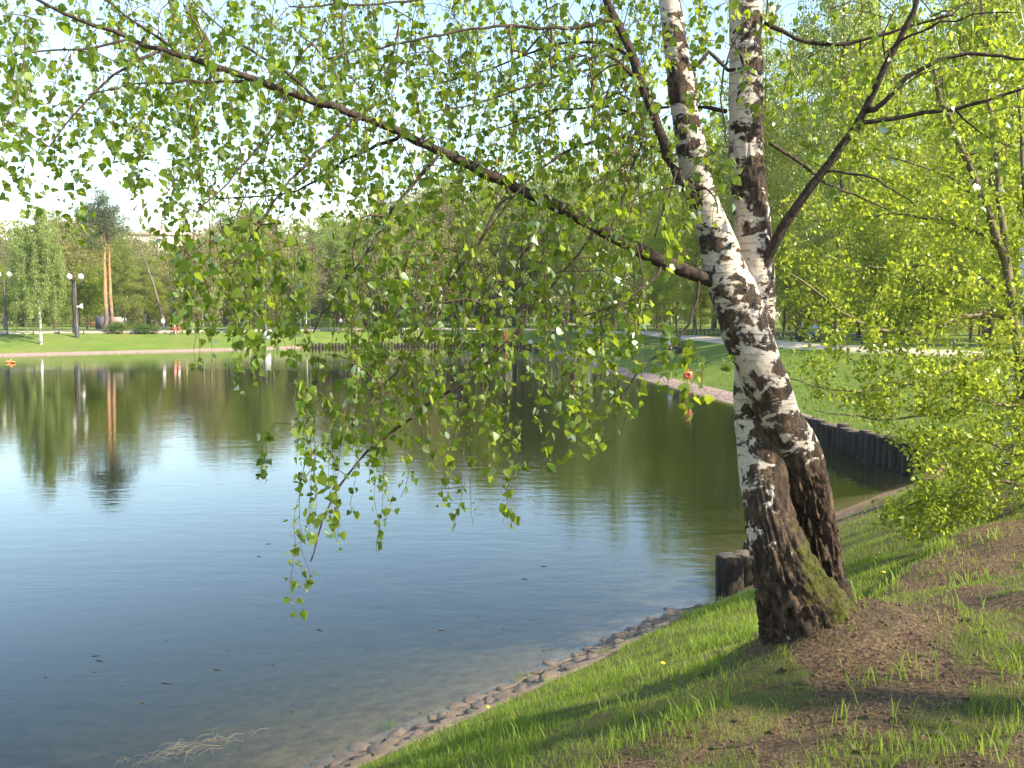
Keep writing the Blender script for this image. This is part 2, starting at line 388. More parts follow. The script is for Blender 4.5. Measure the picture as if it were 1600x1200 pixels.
me = mk_mesh('ground', np.column_stack([gp, gz]), None, quads, {'bare': bareness(gp, gd), 'shore': near_shore, 'thatch': 1-sstep(16, 26, np.hypot(gp[:, 0], gp[:, 1]))}, True)
obj('ground', me, M['ground'], kind='structure', label='grassy park ground sloping down to the pond', cat='ground')

# water sheet a little larger than the pond, ends inside the banks
Wp = []
cen = SH.mean(0)
N = len(SH)
for i in range(N):
    a, b, c = SH[i-1], SH[i], SH[(i+1) % N]
    t = (c-a)/np.linalg.norm(c-a); nrm_ = np.array([-t[1], t[0]])
    q = b+nrm_*.25
    if sdist(q[None])[0] < 0: q = b-nrm_*.25
    Wp.append(q)
import bmesh
bm_ = bmesh.new(); bm_.faces.new([bm_.verts.new((q[0], q[1], 0)) for q in Wp])
bm_.normal_update()
for f_ in bm_.faces:
    if f_.normal.z < 0: f_.normal_flip()
bmesh.ops.triangulate(bm_, faces=bm_.faces[:])
bm_.normal_update()
for f_ in bm_.faces:
    if f_.normal.z < 0: f_.normal_flip()
me = bpy.data.meshes.new('pond_water'); bm_.to_mesh(me); bm_.free()
obj('pond_water', me, M['water'], kind='structure', label='calm pond water mirroring trees and sky', cat='water')

# ------------------------------------------------------------------ shore paving, path
def resample(pts, step):
    pts = np.asarray(pts, float); L = np.concatenate([[0], np.cumsum(np.linalg.norm(np.diff(pts, axis=0), axis=1))])
    s = np.linspace(0, L[-1], max(2, int(L[-1]/step)+1))
    return np.column_stack([np.interp(s, L, pts[:, k]) for k in range(pts.shape[1])])
def normals2(c):
    T = np.gradient(c, axis=0); T /= np.linalg.norm(T, axis=1, keepdims=True); return np.column_stack([-T[:, 1], T[:, 0]])
def ribbon(name, c, offs, lift, mat, zfun, **kw):
    n = normals2(c); rows = []
    for k, o in enumerate(offs):
        p = c+n*o; rows.append(np.column_stack([p, zfun(p)+lift[k]]))
    V = np.stack(rows, 1).reshape(-1, 3); m_ = len(offs); L = len(c)
    i = (np.arange(L-1)[:, None]*m_+np.arange(m_-1)[None]).ravel()
    return obj(name, mk_mesh(name, V, None, np.stack([i, i+m_, i+m_+1, i+1], 1), None, True), mat, **kw)
# land lies on the right-hand side when walking along SH
near_line = resample(SH[1:7], .12); near_line = near_line[near_line[:, 1] < 11.85]
p_near = ribbon('shore_paving', near_line, [.28, .05, -.15, -.35, -.55, -.72], [.015, .02, .025, .025, .02, -.06], M['shore_earth'], terrain, kind='structure',
                label='muddy strip of old paving stones along the water edge below the birch', cat='paving')
ribbon('far_bank_paving', resample(SH[14:21], 1.0), [.4, 0, -.4, -.8, -1.15], [.05, .05, .05, .05, -.1], M['paving'], terrain, kind='structure',
       label='pinkish stone paving along the waterline of the tree-shaded bank', cat='paving')
ribbon('far_bank_paving', resample(SH[24:29], 1.0), [.5, 0, -.4, -.8, -1.2], [.07, .07, .07, .07, -.1], M['paving'], terrain, kind='structure',
       label='pale stone paving along the waterline of the open sunny bank', cat='paving')
PATH = resample([(24, 14), (22.5, 28), (19.8, 40), (17.4, 52), (16.0, 66), (16, 90), (15.5, 110), (9, 125), (-3, 131.5), (-20, 131), (-34, 122), (-46, 110.5), (-58, 100.5), (-72, 91), (-96, 78)], 1.2)
flat = lambda p: terrain(p)
ribbon('path', PATH, [1.1, .9, .4, -.4, -.9, -1.1], [-.05, .05, .06, .06, .05, -.05], M['path'], flat, kind='structure', label='pale sandy footpath running round the pond', cat='path')

# individual stones of the near paving (children of the paving)
def stone_mesh(seed):
    r = np.random.default_rng(seed); n = 8
    th = np.sort((np.arange(n)+r.uniform(-.3, .3, n))*2*math.pi/n); rr = r.uniform(.68, 1.18, n)
    base = np.column_stack([np.cos(th)*rr, np.sin(th)*rr*.75])
    V = np.vstack([np.column_stack([base, np.full(n, -.5)]), np.column_stack([base*.99, np.full(n, .10)+r.uniform(-.06, .06, n)]), np.column_stack([base*.84, np.full(n, .26)+r.uniform(-.09, .09, n)]), [[0, 0, .27]]])
    k = np.arange(n); k2 = (k+1) % n
    q = np.vstack([np.stack([k, k2, n+k2, n+k], 1), np.stack([n+k, n+k2, 2*n+k2, 2*n+k], 1)])
    t = np.stack([2*n+k, 2*n+k2, np.full(n, 3*n)], 1)
    me = mk_mesh('stone', V, t, q); me.materials.append(M['stone']); return me
STM = [stone_mesh(i) for i in range(8)]
line = resample(SH[1:7], .205); nn = normals2(line); r = np.random.default_rng(11); cnt = 0
for i in range(len(line)):
    if line[i, 1] < 5.6 or line[i, 1] > 11.7: continue
    for k, o in enumerate((.10, -.10, -.29, -.47)):
        if r.random() < (.12, .06, .10, .22)[k]: continue
        q = line[i]+nn[i]*(o+r.uniform(-.04, .04))+np.array([r.uniform(-.05, .05), r.uniform(-.05, .05)])
        s_ = obj('stone', STM[r.integers(8)], parent=p_near)
        s_.location = (q[0], q[1], tz(*q)+r.uniform(-.012, .016)); sc_ = r.uniform(.095, .15)
        s_.scale = (sc_*r.uniform(.9, 1.3), sc_*r.uniform(.85, 1.1), r.uniform(.07, .11))
        s_.rotation_euler = (r.uniform(-.12, .12)+.12, r.uniform(-.12, .12), r.uniform(0, 6.28)); cnt += 1

# ------------------------------------------------------------------ log palisades
def log_mesh(seed, R, H):
    r = np.random.default_rng(seed); n = 14; th = np.arange(n)*2*math.pi/n; rr = R*(1+r.uniform(-.10, .10, n))
    hs = [-.9, -.2, H*.4, H*.75, H-.03, H]; V = []
    for k, h in enumerate(hs):
        f = (.98, 1, 1.0, .99, .98, .90)[k]
        V.append(np.column_stack([np.cos(th)*rr*f, np.sin(th)*rr*f, np.full(n, h)+(r.uniform(-.015, .015, n) if k > 3 else 0)]))
    V.append([[0, 0, H-.02]]); V = np.vstack(V); k = np.arange(n); k2 = (k+1) % n
    q = np.vstack([np.stack([a*n+k, a*n+k2, (a+1)*n+k2, (a+1)*n+k], 1) for a in range(5)])
    t = np.stack([5*n+k, 5*n+k2, np.full(n, 6*n)], 1)
    me = mk_mesh('log', V, t, q); me.materials.append(M['log']); me.materials.append(M['log_top'])
    mi = np.zeros(len(t)+len(q), np.int32); mi[:len(t)] = 1; me.polygons.foreach_set('material_index', mi); return me
pal = obj('log_palisade', None, label='dark weathered log palisade holding the grassy bank at the inlet', cat='palisade', loc=(9.5, 25, 0))
LM = [log_mesh(i, .165, .74) for i in range(6)]; r = np.random.default_rng(4)
for i, q in enumerate(resample(PAL1, .33)):
    o = obj('log', LM[i % 6], parent=pal); o.location = (q[0]-9.5+r.uniform(-.03, .03), q[1]-25, r.uniform(-.09, .05)); o.rotation_euler = (r.uniform(-.03, .03), r.uniform(-.04, .04), r.uniform(0, 6))
pal2 = obj('log_stump_row', None, label='short row of dark log stumps standing in the water behind the birch trunk', cat='stumps', loc=(2.9, 12.2, 0))
LM2 = [log_mesh(20+i, .19, .62) for i in range(3)]
for i, q in enumerate([(3.02, 12.5), (3.28, 12.8), (3.5, 13.15), (3.75, 13.5)]):
    o = obj('log', LM2[i % 3], parent=pal2); o.location = (q[0]-2.9, q[1]-12.2, -.08-.05*(i % 2)); o.rotation_euler = (.02*i, -.03, i*1.3)
g = Geo(); r = np.random.default_rng(5)
pal3 = obj('log_palisade', None, label='long low palisade of dark stakes below the far lawn', cat='palisade', loc=(0, 0, 0))
for q in resample(PAL3, .42): g.tube([(q[0], q[1], -.6), (q[0], q[1], .3), (q[0], q[1], .58+r.uniform(-.15, .1))], [.17, .17, .16], 7)
obj('stakes', g.mesh('stakes'), M['log'], parent=pal3, kind='stuff')

# ------------------------------------------------------------------ tree growing
class Skel:
    def __init__(s): s.p = []; s.par = []; s.paths = []; s.fix = {}
    def add(s, pts, start=None):
        ids = [start] if start is not None else []
        for q in pts:
            s.p.append(np.asarray(q, float)); s.par.append(ids[-1] if ids else -1); ids.append(len(s.p)-1)
        s.paths.append(ids); return ids
    def nearest(s, a, rise=.5, skip=0):
        A = np.array(s.p); v = a-A; d = np.linalg.norm(v, axis=1); hd = np.linalg.norm(v[:, :2], axis=1)
        cost = d+rise*np.maximum(0, -(v[:, 2]-.35*hd))
        if skip: cost[:skip] = 1e9
        return int(np.argmin(cost)), d
    def radii(s, tip=.004, e=2.4, cap=None):
        n = len(s.p); acc = np.zeros(n); hasc = np.zeros(n, bool)
        for i in range(n):
            if s.par[i] >= 0: hasc[s.par[i]] = True
        R = np.zeros(n)
        for i in range(n-1, -1, -1):
            R[i] = tip if not hasc[i] else max(acc[i]**(1/e), tip)
            if i in s.fix: R[i] = s.fix[i]
            elif cap is not None: R[i] = min(R[i], cap)
            if s.par[i] >= 0: acc[s.par[i]] += R[i]**e*1.015
        for i in range(n):
            if s.par[i] >= 0: R[i] = min(R[i], R[s.par[i]]*.98) if i not in s.fix else R[i]
        return R
def curve_to(a, b, r, sag=0.0, n=4, jit=.06):
    t = np.linspace(0, 1, n+1)[1:, None]; L = np.linalg.norm(b-a)
    q = a+(b-a)*t; q[:, 2] += (4*t*(1-t))[:, 0]*sag*L
    q[:-1] += r.normal(0, jit*L/n**.5, (n-1, 3)) if n > 1 else 0
    return q
def leaves(pos, size, r, hang=0.0, shape='diamond', aspect=.75, up=None):
    n = len(pos)
    d = r.normal(size=(n, 3)); d /= np.linalg.norm(d, axis=1, keepdims=True)
    d[:, 2] -= hang; d /= np.linalg.norm(d, axis=1, keepdims=True)
    w = np.cross(d, r.normal(size=(n, 3))); w /= np.linalg.norm(w, axis=1, keepdims=True)+1e-9
    s = np.broadcast_to(size, (n,))[:, None]
    rn = r.random(n)
    if shape == 'diamond':
        V = np.stack([pos, pos+d*s*.45+w*s*aspect*.5, pos+d*s, pos+d*s*.45-w*s*aspect*.5], 1).reshape(-1, 3)
        i = np.arange(n)[:, None]*4
        return V, np.vstack([i+np.array([[0, 1, 2]]), i+np.array([[0, 2, 3]])]), np.repeat(rn, 4)
    nr = np.cross(d, w)
    # birch leaf: broad base, drawn-out tip, folded along the midrib, with a petiole
    T = np.array([(0, 0, 0), (0, .42, .0), (0, 1, -.10), (.40, .16, .07), (.43, .36, .09), (.22, .70, .03), (-.40, .16, .07), (-.43, .36, .09), (-.22, .70, .03), (0.02, -.32, 0), (-.02, -.32, 0)])
    T[3:9, 0] *= aspect/.75
    fold = r.uniform(.3, 1.8, n)[:, None, None]
    V = pos[:, None]+s[:, None]*(w[:, None]*T[None, :, :1]+d[:, None]*T[None, :, 1:2]+nr[:, None]*T[None, :, 2:]*fold)
    tri = np.array([[0, 3, 1], [3, 4, 1], [4, 5, 1], [5, 2, 1], [0, 1, 6], [6, 1, 7], [7, 1, 8], [8, 1, 2], [0, 9, 10]])
    return V.reshape(-1, 3), (np.arange(n)[:, None, None]*11+tri[None]).reshape(-1, 3), np.repeat(rn, 11)

def tube_paths(sk, R, g, paths, sides):
    for ids in paths:
        if len(ids) < 2: continue
        pts = np.array([sk.p[i] for i in ids]); rr = np.array([R[i] for i in ids])
        if len(ids) > 2 and ids[0] == sk.par[ids[1]]: rr[0] = rr[1]
        big = rr.max()
        g.tube(pts, rr, max(3, min(10, int(3+big*sides))), cap=False)

def make_tree(seed, H, trunk_r, crown, n_att, n_leaf, leaf_size, leaf_matl, bark_matl, name='tree', trunk_pts=None, sag=.08, hang=.2, spread=.35, droop=0, tip=.006, drop_len=0, aspect=.75, rise=.5, double=False):
    """crown(r, n) -> attractor points. Returns (trunk mesh, crown mesh)."""
    r = np.random.default_rng(seed); sk = Skel()
    if trunk_pts is None:
        zs = np.linspace(0, H*.92, 16); wob = np.cumsum(r.normal(0, .012*H/4, (16, 2)), 0)
        trunk_pts = np.column_stack([wob-wob[0], zs])
    tp_ = resample(trunk_pts, .6); ids = sk.add(tp_)
    for k, i in enumerate(ids):
        f = k/(len(ids)-1); sk.fix[i] = trunk_r*((1-f)**.8*.92+.05)+trunk_r*.35*math.exp(-f*H/.5)
    if double:
        t2 = tp_*[1, 1, .95]+np.column_stack([np.linspace(.62, .35, len(tp_)), np.linspace(.1, .6, len(tp_)), np.zeros(len(tp_))]); id2 = sk.add(t2)
        for k, i in enumerate(id2): sk.fix[i] = sk.fix[ids[k]]*.85
    A = crown(r, n_att); ax = np.interp(A[:, 2], tp_[:, 2], tp_[:, 0]); ay = np.interp(A[:, 2], tp_[:, 2], tp_[:, 1])
    A = A[np.argsort(np.hypot(A[:, 0]-ax, A[:, 1]-ay)+.02*A[:, 2])]
    tips = []
    for a in A:
        i, d = sk.nearest(a, rise); L = d[i]
        pts = curve_to(sk.p[i], a, r, sag, max(2, min(6, int(L/.5)+1)))
        nid = sk.add(pts, i); tips.append(nid)
        if drop_len:
            l = r.uniform(.4, 1)*drop_len; q = a+np.column_stack([r.normal(0, .10, 3).cumsum(), r.normal(0, .10, 3).cumsum(), -np.array([.33, .67, 1])*l]); q[:, 2] = np.maximum(q[:, 2], .25)
            tips.append(sk.add(q, nid[-1]))
    R = sk.radii(tip); g = Geo(); tube_paths(sk, R, g, sk.paths, 40)
    tm = g.mesh('trunk', True); tm.materials.append(bark_matl)
    if n_leaf == 0: return tm, None
    ptsL = np.array([sk.p[i] for ids in tips for i in ids[1:]])
    prevL = np.array([sk.p[sk.par[i]] for ids in tips for i in ids[1:]])
    wgt = np.array([1.0 if k > 0 or len(ids) < 3 else .35 for ids in tips for k in range(len(ids)-1)]); wgt /= wgt.sum()
    c = r.choice(len(ptsL), n_leaf, p=wgt); f = r.random((n_leaf, 1))
    pos = prevL[c]+(ptsL[c]-prevL[c])*f+r.normal(0, 1, (n_leaf, 3))*spread*np.array([1, 1, .7]); pos[:, 2] -= np.abs(r.normal(0, droop, n_leaf)) if droop else 0
    pos[:, 2] = np.maximum(pos[:, 2], .15)
    V, t, rn = leaves(pos, leaf_size*r.uniform(.6, 1.25, n_leaf), r, hang, aspect=aspect)
    rn = np.clip(rn*.6+.4*np.repeat(vnoise(pos*.9, seed), 4), 0, 1)
    cm = mk_mesh('crown', V, t, None, {'rnd': rn}); cm.materials.append(leaf_matl)
    return tm, cm
def ell(cx, cz, rx, rz, power=.4, egg=0, zmin=None):
    def f(r, n):
        d = r.normal(size=(n, 3)); d /= np.linalg.norm(d, axis=1, keepdims=True)
        q = d*(r.random((n, 1))**power)*np.array([rx, rx, rz]); q[:, :2] *= (1-egg*q[:, 2:]/rz)
        q += np.array([cx, 0, cz])
        if zmin is not None: q[:, 2] = np.maximum(q[:, 2], zmin)
        return q
    return f
def plant(meshes, name, label, cat, group, x, y, rz=0, s=1.0, sz=None, z=None, lean=0):
    o = obj(name, None, label=label, cat=cat, group=group)
    o.location = (x, y, (tz(x, y) if z is None else z)-.05); o.rotation_euler = (lean, 0, rz); o.scale = (s, s, sz or s)
    obj('trunk', meshes[0], parent=o)
    if meshes[1] is not None: obj('crown', meshes[1], parent=o, kind='stuff')
    return o

# archetypes
YEL = [make_tree(100+k, 18, .20, ell(0, 11.2, 4.0, 7.6, .45, .25), 200, 14000, .27, M['leaf_yellow'], M['bark_dark'], spread=.42) for k in range(2)]
GRN = [make_tree(120+k, 19, .22, ell(0, 11.5, 3.6, 8.2, .45, .2), 200, 14000, .26, M['leaf_green'], M['bark_dark'], spread=.42) for k in range(2)]
OLV = [make_tree(140+k, 17, .20, ell(0, 11.0, 3.8, 6.8, .45, .15), 240, 11000, .23, M['leaf_olive'], M['bark_grey'], spread=.40) for k in range(2)]
BRN = make_tree(160, 16, .20, ell(0, 10.4, 3.6, 6.4, .5, .1), 420, 7000, .18, M['leaf_brown'], M['bark_grey'], spread=.30, tip=.010)
BIR = [make_tree(170+k, 19, .15, ell(0, 12.5, 2.6, 7.6, .5, .3), 170, 12000, .20, M['leaf_yellow'], M['bark_birch_far'], spread=.32, hang=.8, droop=.4) for k in range(2)]
THK = make_tree(180, 5.5, .07, ell(0, 3.0, 2.4, 2.7, .5, 0, .3), 110, 8000, .20, M['leaf_green'], M['bark_dark'], spread=.32)
THK2 = make_tree(181, 4.6, .06, ell(0, 2.4, 2.2, 2.2, .5, 0, .3), 140, 6000, .17, M['leaf_olive'], M['bark_dark'], spread=.28, tip=.009)
BUS = make_tree(190, 1.3, .04, ell(0, .75, 1.3, .62, .4, 0, .1), 70, 3500, .11, M['shrub'], M['bark_dark'], spread=.16, tip=.004)
# closer right-hand wood: finer leaves
RW = [make_tree(200+k, 20, .20, ell(0, 11.0, 4.2, 9.0, .5, .1, 2.2), 320, 36000, .15, (M['leaf_yellow'], M['leaf_green'], M['leaf_yellow'])[k], (M['bark_dark'], M['bark_dark'], M['bark_grey'])[k], spread=.33) for k in range(3)]
RWY = make_tree(210, 8.5, .08, ell(0, 4.6, 2.9, 4.0, .5, .1, .8), 220, 18000, .115, M['leaf_yellow'], M['bark_dark'], spread=.25)

# ------------------------------------------------------------------ far bank: feature trees
weep = make_tree(300, 15.5, .15, ell(0, 9.5, 2.9, 5.6, .5, .35), 170, 30000, .20, M['leaf_weep'], M['bark_birch_far'], spread=.16, hang=1.4, drop_len=4.2, sag=.12, aspect=.5)
def on_ground(x, y, Y0=6.0):
    Yg = Y0
    for _ in range(30):
        q = P(x, y, Yg); zz = tz(q[0], q[1]); r_ = ray(x, y); Yg = .5*Yg+.5*(zz-EYE[2])/r_[2]*r_[1]
    return P(x, y, Yg)
q = on_ground(64, 534, 95); plant(weep, 'weeping_birch', 'weeping birch with pale trunk hanging over the sunny bank lawn', 'tree', None, q[0], q[1], .4)
tpts = [(0, 0, 0), (.05, 0, 2), (-.1, 0, 4), (0, 0, 5.6), (-.6, 0, 8), (-1.2, .2, 10), (-1.3, .2, 13)]
def oakcrown(r, n): return np.vstack([ell(-.5, 9.6, 4.2, 3.6, .5)(r, n-10), np.array([[2.6, .2, 6.6], [3.6, -.3, 8.2], [4.3, .4, 9.5], [-2.6, .4, 7.4], [-3.6, .5, 8.6], [-3.0, -.5, 9.6], [1.6, .2, 6.0], [2.8, .2, 9.2], [3.4, 0, 10.6], [.8, 0, 10]])])
oak = make_tree(310, 13.5, .36, oakcrown, 150, 5500, .22, M['leaf_olive'], M['bark_dark'], trunk_pts=tpts, spread=.35, tip=.014, rise=.9)
q = P(112, 516, 105); plant(oak, 'forked_tree', 'dark forked tree with crooked boughs and sparse olive buds by the lamp', 'tree', None, q[0], q[1]+1)
pine = make_tree(320, 17.0, .30, ell(0, 13.4, 2.7, 3.5, .5, .3), 120, 15000, .24, M['needle'], M['bark_pine'], spread=.42, aspect=.3, double=True, tip=.02)
q = P(165, 514, 109); plant(pine, 'pine_tree', 'tall pine with twin orange trunks and dark high crown', 'tree', None, q[0], q[1], .3)
lt = make_tree(330, 14, .22, ell(-3.6, 10.6, 3.0, 3.6, .5), 120, 4200, .15, M['leaf_olive'], M['bark_grey'], trunk_pts=[(0, 0, 0), (-.6, 0, 3), (-1.4, 0, 6), (-2.6, 0, 9.5), (-3.8, 0, 13)], spread=.35)
q = P(258, 511, 116); plant(lt, 'leaning_tree', 'grey tree leaning left over the lawn beside the walkers', 'tree', None, q[0], q[1])
y2 = make_tree(335, 9, .14, ell(0, 5.4, 3.2, 3.4, .5), 120, 9000, .24, M['leaf_yellow'], M['bark_dark'], spread=.35)
q = P(138, 512, 122); plant(y2, 'maple_tree', 'bright yellow-green small maple between the forked tree and the pine', 'tree', None, q[0], q[1])

# far woods
rw = np.random.default_rng(77)
LBL = {
 'YEL': ('linden_tree', 'yellow-green leafy linden in the wood beyond the far path'),
 'GRN': ('broadleaf_tree', 'fresh green broadleaf tree in the wood beyond the far path'),
 'OLV': ('ash_tree', 'sparse olive-budded tree in the wood beyond the far path'),
 'BRN': ('bare_tree', 'brownish nearly bare tree in the wood beyond the far path'),
 'BIR': ('birch_tree', 'slender white-trunked birch in the wood beyond the far path')}
def near_mark(px): return min(((-60, 'left of the far lamp'), (9, 'behind the lamp beyond the weeping birch'), (64, 'behind the weeping birch'), (125, 'behind the forked tree'), (170, 'behind the orange pine'), (235, 'below the apartment house'), (300, 'behind the red-skirted walker'), (417, 'behind the white cabinet'), (558, 'behind the white notice board'), (680, 'above the far stakes'), (800, 'behind the orange jacket'), (870, 'at the end of the pond')), key=lambda t_: abs(t_[0]-px))[1]
def far_tree(px, Y, kind, topy=None, k=0):
    src = {'YEL': YEL[k % 2], 'GRN': GRN[k % 2], 'OLV': OLV[k % 2], 'BRN': BRN, 'BIR': BIR[k % 2]}[kind]
    x = (px-800)/F*Y; z = tz(x, Y); H0 = {'YEL': 18.8, 'GRN': 19.7, 'OLV': 17.8, 'BRN': 16.8, 'BIR': 20.1}[kind]
    top = EYE[2]+(495-topy)/F*Y-z; s = top/H0
    n, l = LBL[kind]; w = s*rw.uniform(.95, 1.15)
    mark = near_mark(px)
    row = 'front-row ' if Y < 128 else 'second-row ' if Y < 149 else 'third-row ' if Y < 176 else 'deep-set '
    grp = l.split(' in the')[0]+'s of the far wood'; l = row+l.split(' in the')[0]+' '+mark
    return plant(src, n, l, 'tree', grp, x, Y, rw.uniform(0, 6.28), w, s, z)
def skyline(px):                 # tree tops along the far wood, in photo rows
    return float(np.interp(px, [-150, 0, 40, 100, 160, 205, 225, 275, 300, 345, 400, 450, 520, 560, 600, 640, 700, 760, 850, 950], [330, 345, 335, 318, 325, 350, 384, 388, 350, 318, 320, 345, 322, 335, 300, 285, 270, 270, 255, 240]))
kinds = ['YEL', 'GRN', 'OLV', 'BRN', 'BIR']
k = 0
for Y0, step, lo in ((118, 62, 0), (132, 44, 10), (150, 36, 18), (175, 30, 25)):
    px = -140+rw.uniform(0, 30)
    while px < 900:
        Y = Y0+rw.uniform(-5, 7)+max(0, (px-330)/600*26 if Y0 < 150 else 10)
        kd = rw.choice(kinds, p=[.30, .26, .18, .12, .14])
        if 300 < px < 360 and Y0 > 120: kd = 'BRN'
        if not (Y0 < 140 and (90 < px < 180 or 20 < px < 80)):
            far_tree(px, Y, kd, skyline(px)+rw.uniform(-4, 34)+(25 if Y0 == 118 else 0), k); k += 1
        px += step*rw.uniform(.7, 1.35)
for px_, Y_, kd_, ty_ in ((246, 150, 'OLV', 366), (226, 158, 'BRN', 374), (268, 154, 'YEL', 384), (236, 170, 'OLV', 378), (258, 176, 'BRN', 372)): far_tree(px_, Y_, kd_, ty_, px_)
for i in range(57):
    px = -120+i*22+rw.uniform(-8, 8); Y = rw.uniform(140, 168)+max(0, (px-330)/600*14); x = (px-800)/F*Y
    th = THK if rw.random() < .5 else THK2
    plant(th, 'thicket', ('green-leaved thicket under the far trees ' if th is THK else 'brownish twiggy thicket under the far trees ')+near_mark(px), 'bush', 'thickets under the far wood', x, Y, rw.uniform(0, 6), rw.uniform(.8, 1.25), None, TOP)
for px, Y, s, lab in ((182, 108.5, 1.0, 'round clipped green bush beside the standing walker in white'), (220, 110, .9, 'small green bush on the lawn below the tall trees'), (236, 111, .85, 'low olive bush next to the leaning tree')):
    q = P(px, 513, Y); plant(BUS, 'round_bush', lab, 'bush', 'bushes on the far lawn', q[0], q[1], px, s)
for px in (460, 480, 500, 590, 620, 650):
    plant(BUS, 'hedge_bush', 'dark green bush of the hedge row behind the far path', 'bush', 'hedge bushes behind the far path', (px-800)/F*137, 137+rw.uniform(-1, 1), px, rw.uniform(1.0, 1.5))

# right-hand wood behind the path
def zone(y): return ' by the inlet' if y < 40 else ' near the inlet railing' if y < 49 else ' by the half-hidden bench' if y < 60 else ' past the half-hidden bench' if y < 68 else ' by the pair on the bench' if y < 78 else ' past the last bench' if y < 92 else ' near the pond end' if y < 108 else ' at the pond end'
RL = [('maple_tree', 'tall yellow-green tree with dark trunk behind the right-hand path'), ('elm_tree', 'tall fresh green tree with dark trunk behind the right-hand path'), ('aspen_tree', 'tall yellow-leaved tree with grey trunk behind the right-hand path')]
spots = [(21.5, 62), (20.5, 78), (22, 92), (20, 104), (18.5, 118), (26, 52), (25.5, 70), (27, 86), (28, 100), (24, 112), (31, 60), (32, 76), (34, 93), (30, 44), (36, 50), (38, 66), (40, 82), (28.5, 36), (35, 40), (41, 36), (46, 46), (47, 58), (45, 72), (52, 38), (55, 52), (33, 30), (40, 28), (14, 128), (20, 132), (27, 124), (9, 136), (33, 112), (8, 143), (13, 147), (19, 144), (24, 147), (30, 141), (16, 159), (25, 161), (35, 150), (42, 140), (45, 118), (48, 104), (44, 96), (52, 122)]
spots = [q_ for q_ in spots if q_[0]/q_[1]*F+800 < 1625]
for i, (x, y) in enumerate(spots):
    k = int(rw.integers(3)); n, l = RL[k]; g_ = l.split(' behind')[0]+'s behind the path'
    l = l.split(' behind')[0]+(' of the first row' if x-np.interp(y, [28, 40, 52, 66, 110], [22.5, 19.8, 17.4, 16, 15.5]) < 7 else ' inside the wood')+zone(y)
    plant(RW[k], n, l, 'tree', g_, x+rw.uniform(-1, 1), y+rw.uniform(-1.5, 1.5), rw.uniform(0, 6.28), rw.uniform(.95, 1.15), rw.uniform(1.35, 1.6) if y < 95 else rw.uniform(1.15, 1.35))
for x, y in ((19.8, 70), (20, 84), (19.6, 98), (23, 57), (25.5, 47), (27.5, 55), (31, 60), (26, 64), (25, 80), (24.5, 100), (18, 112), (29, 72), (35, 70), (33, 84), (30, 94), (38, 90), (14, 121), (21, 120)):
    plant(RWY, 'young_tree', 'bushy young tree with low yellow-green leaves'+zone(y), 'tree', 'young trees behind the right-hand path', x+rw.uniform(-.8, .8), y+rw.uniform(-1, 1), rw.uniform(0, 6.28), rw.uniform(.8, 1.25))

for i in range(60):
    y = rw.uniform(34, 118); x = np.interp(y, [28, 40, 52, 66, 110], [22.5, 19.8, 17.4, 16, 15.5])+rw.uniform(9, 42)
    if x/y*F+800 > 1680: continue
    th = THK if rw.random() < .6 else THK2
    plant(th, 'thicket', ('green-leaved thicket inside the right-hand wood' if th is THK else 'brownish twiggy thicket inside the right-hand wood')+zone(y), 'bush', 'thickets inside the right-hand wood', x, y, rw.uniform(0, 6), rw.uniform(.7, 1.2), None, TOP)
rm = np.random.default_rng(31); n = 85000
az = rm.uniform(-230, 1750, n); Ym = rm.uniform(205, 250, n); xm = (az-800)/F*Ym
hm = np.array([3.8+(495-t_)/F*225 for t_ in np.interp(az, [-200, 200, 215, 285, 300, 600, 900, 1700], [352, 362, 440, 440, 358, 330, 262, 190])])*(.72+.42*vnoise(np.column_stack([xm*.16, Ym*.16, Ym*0]), 4))
pm3 = np.column_stack([xm, Ym, TOP+(hm-TOP)*rm.random(n)**.8])
V, t, rn = leaves(pm3, rm.uniform(.75, 1.4, n), rm, .2); rn = np.clip(.5*rn+.5*np.repeat(vnoise(pm3*.25, 6), 4), 0, 1)
obj('distant_wood', mk_mesh('distant_wood', V, t, None, {'rnd': rn}), M['leaf_olive'], kind='stuff', label='hazy olive mass of woodland closing the view', cat='wood')
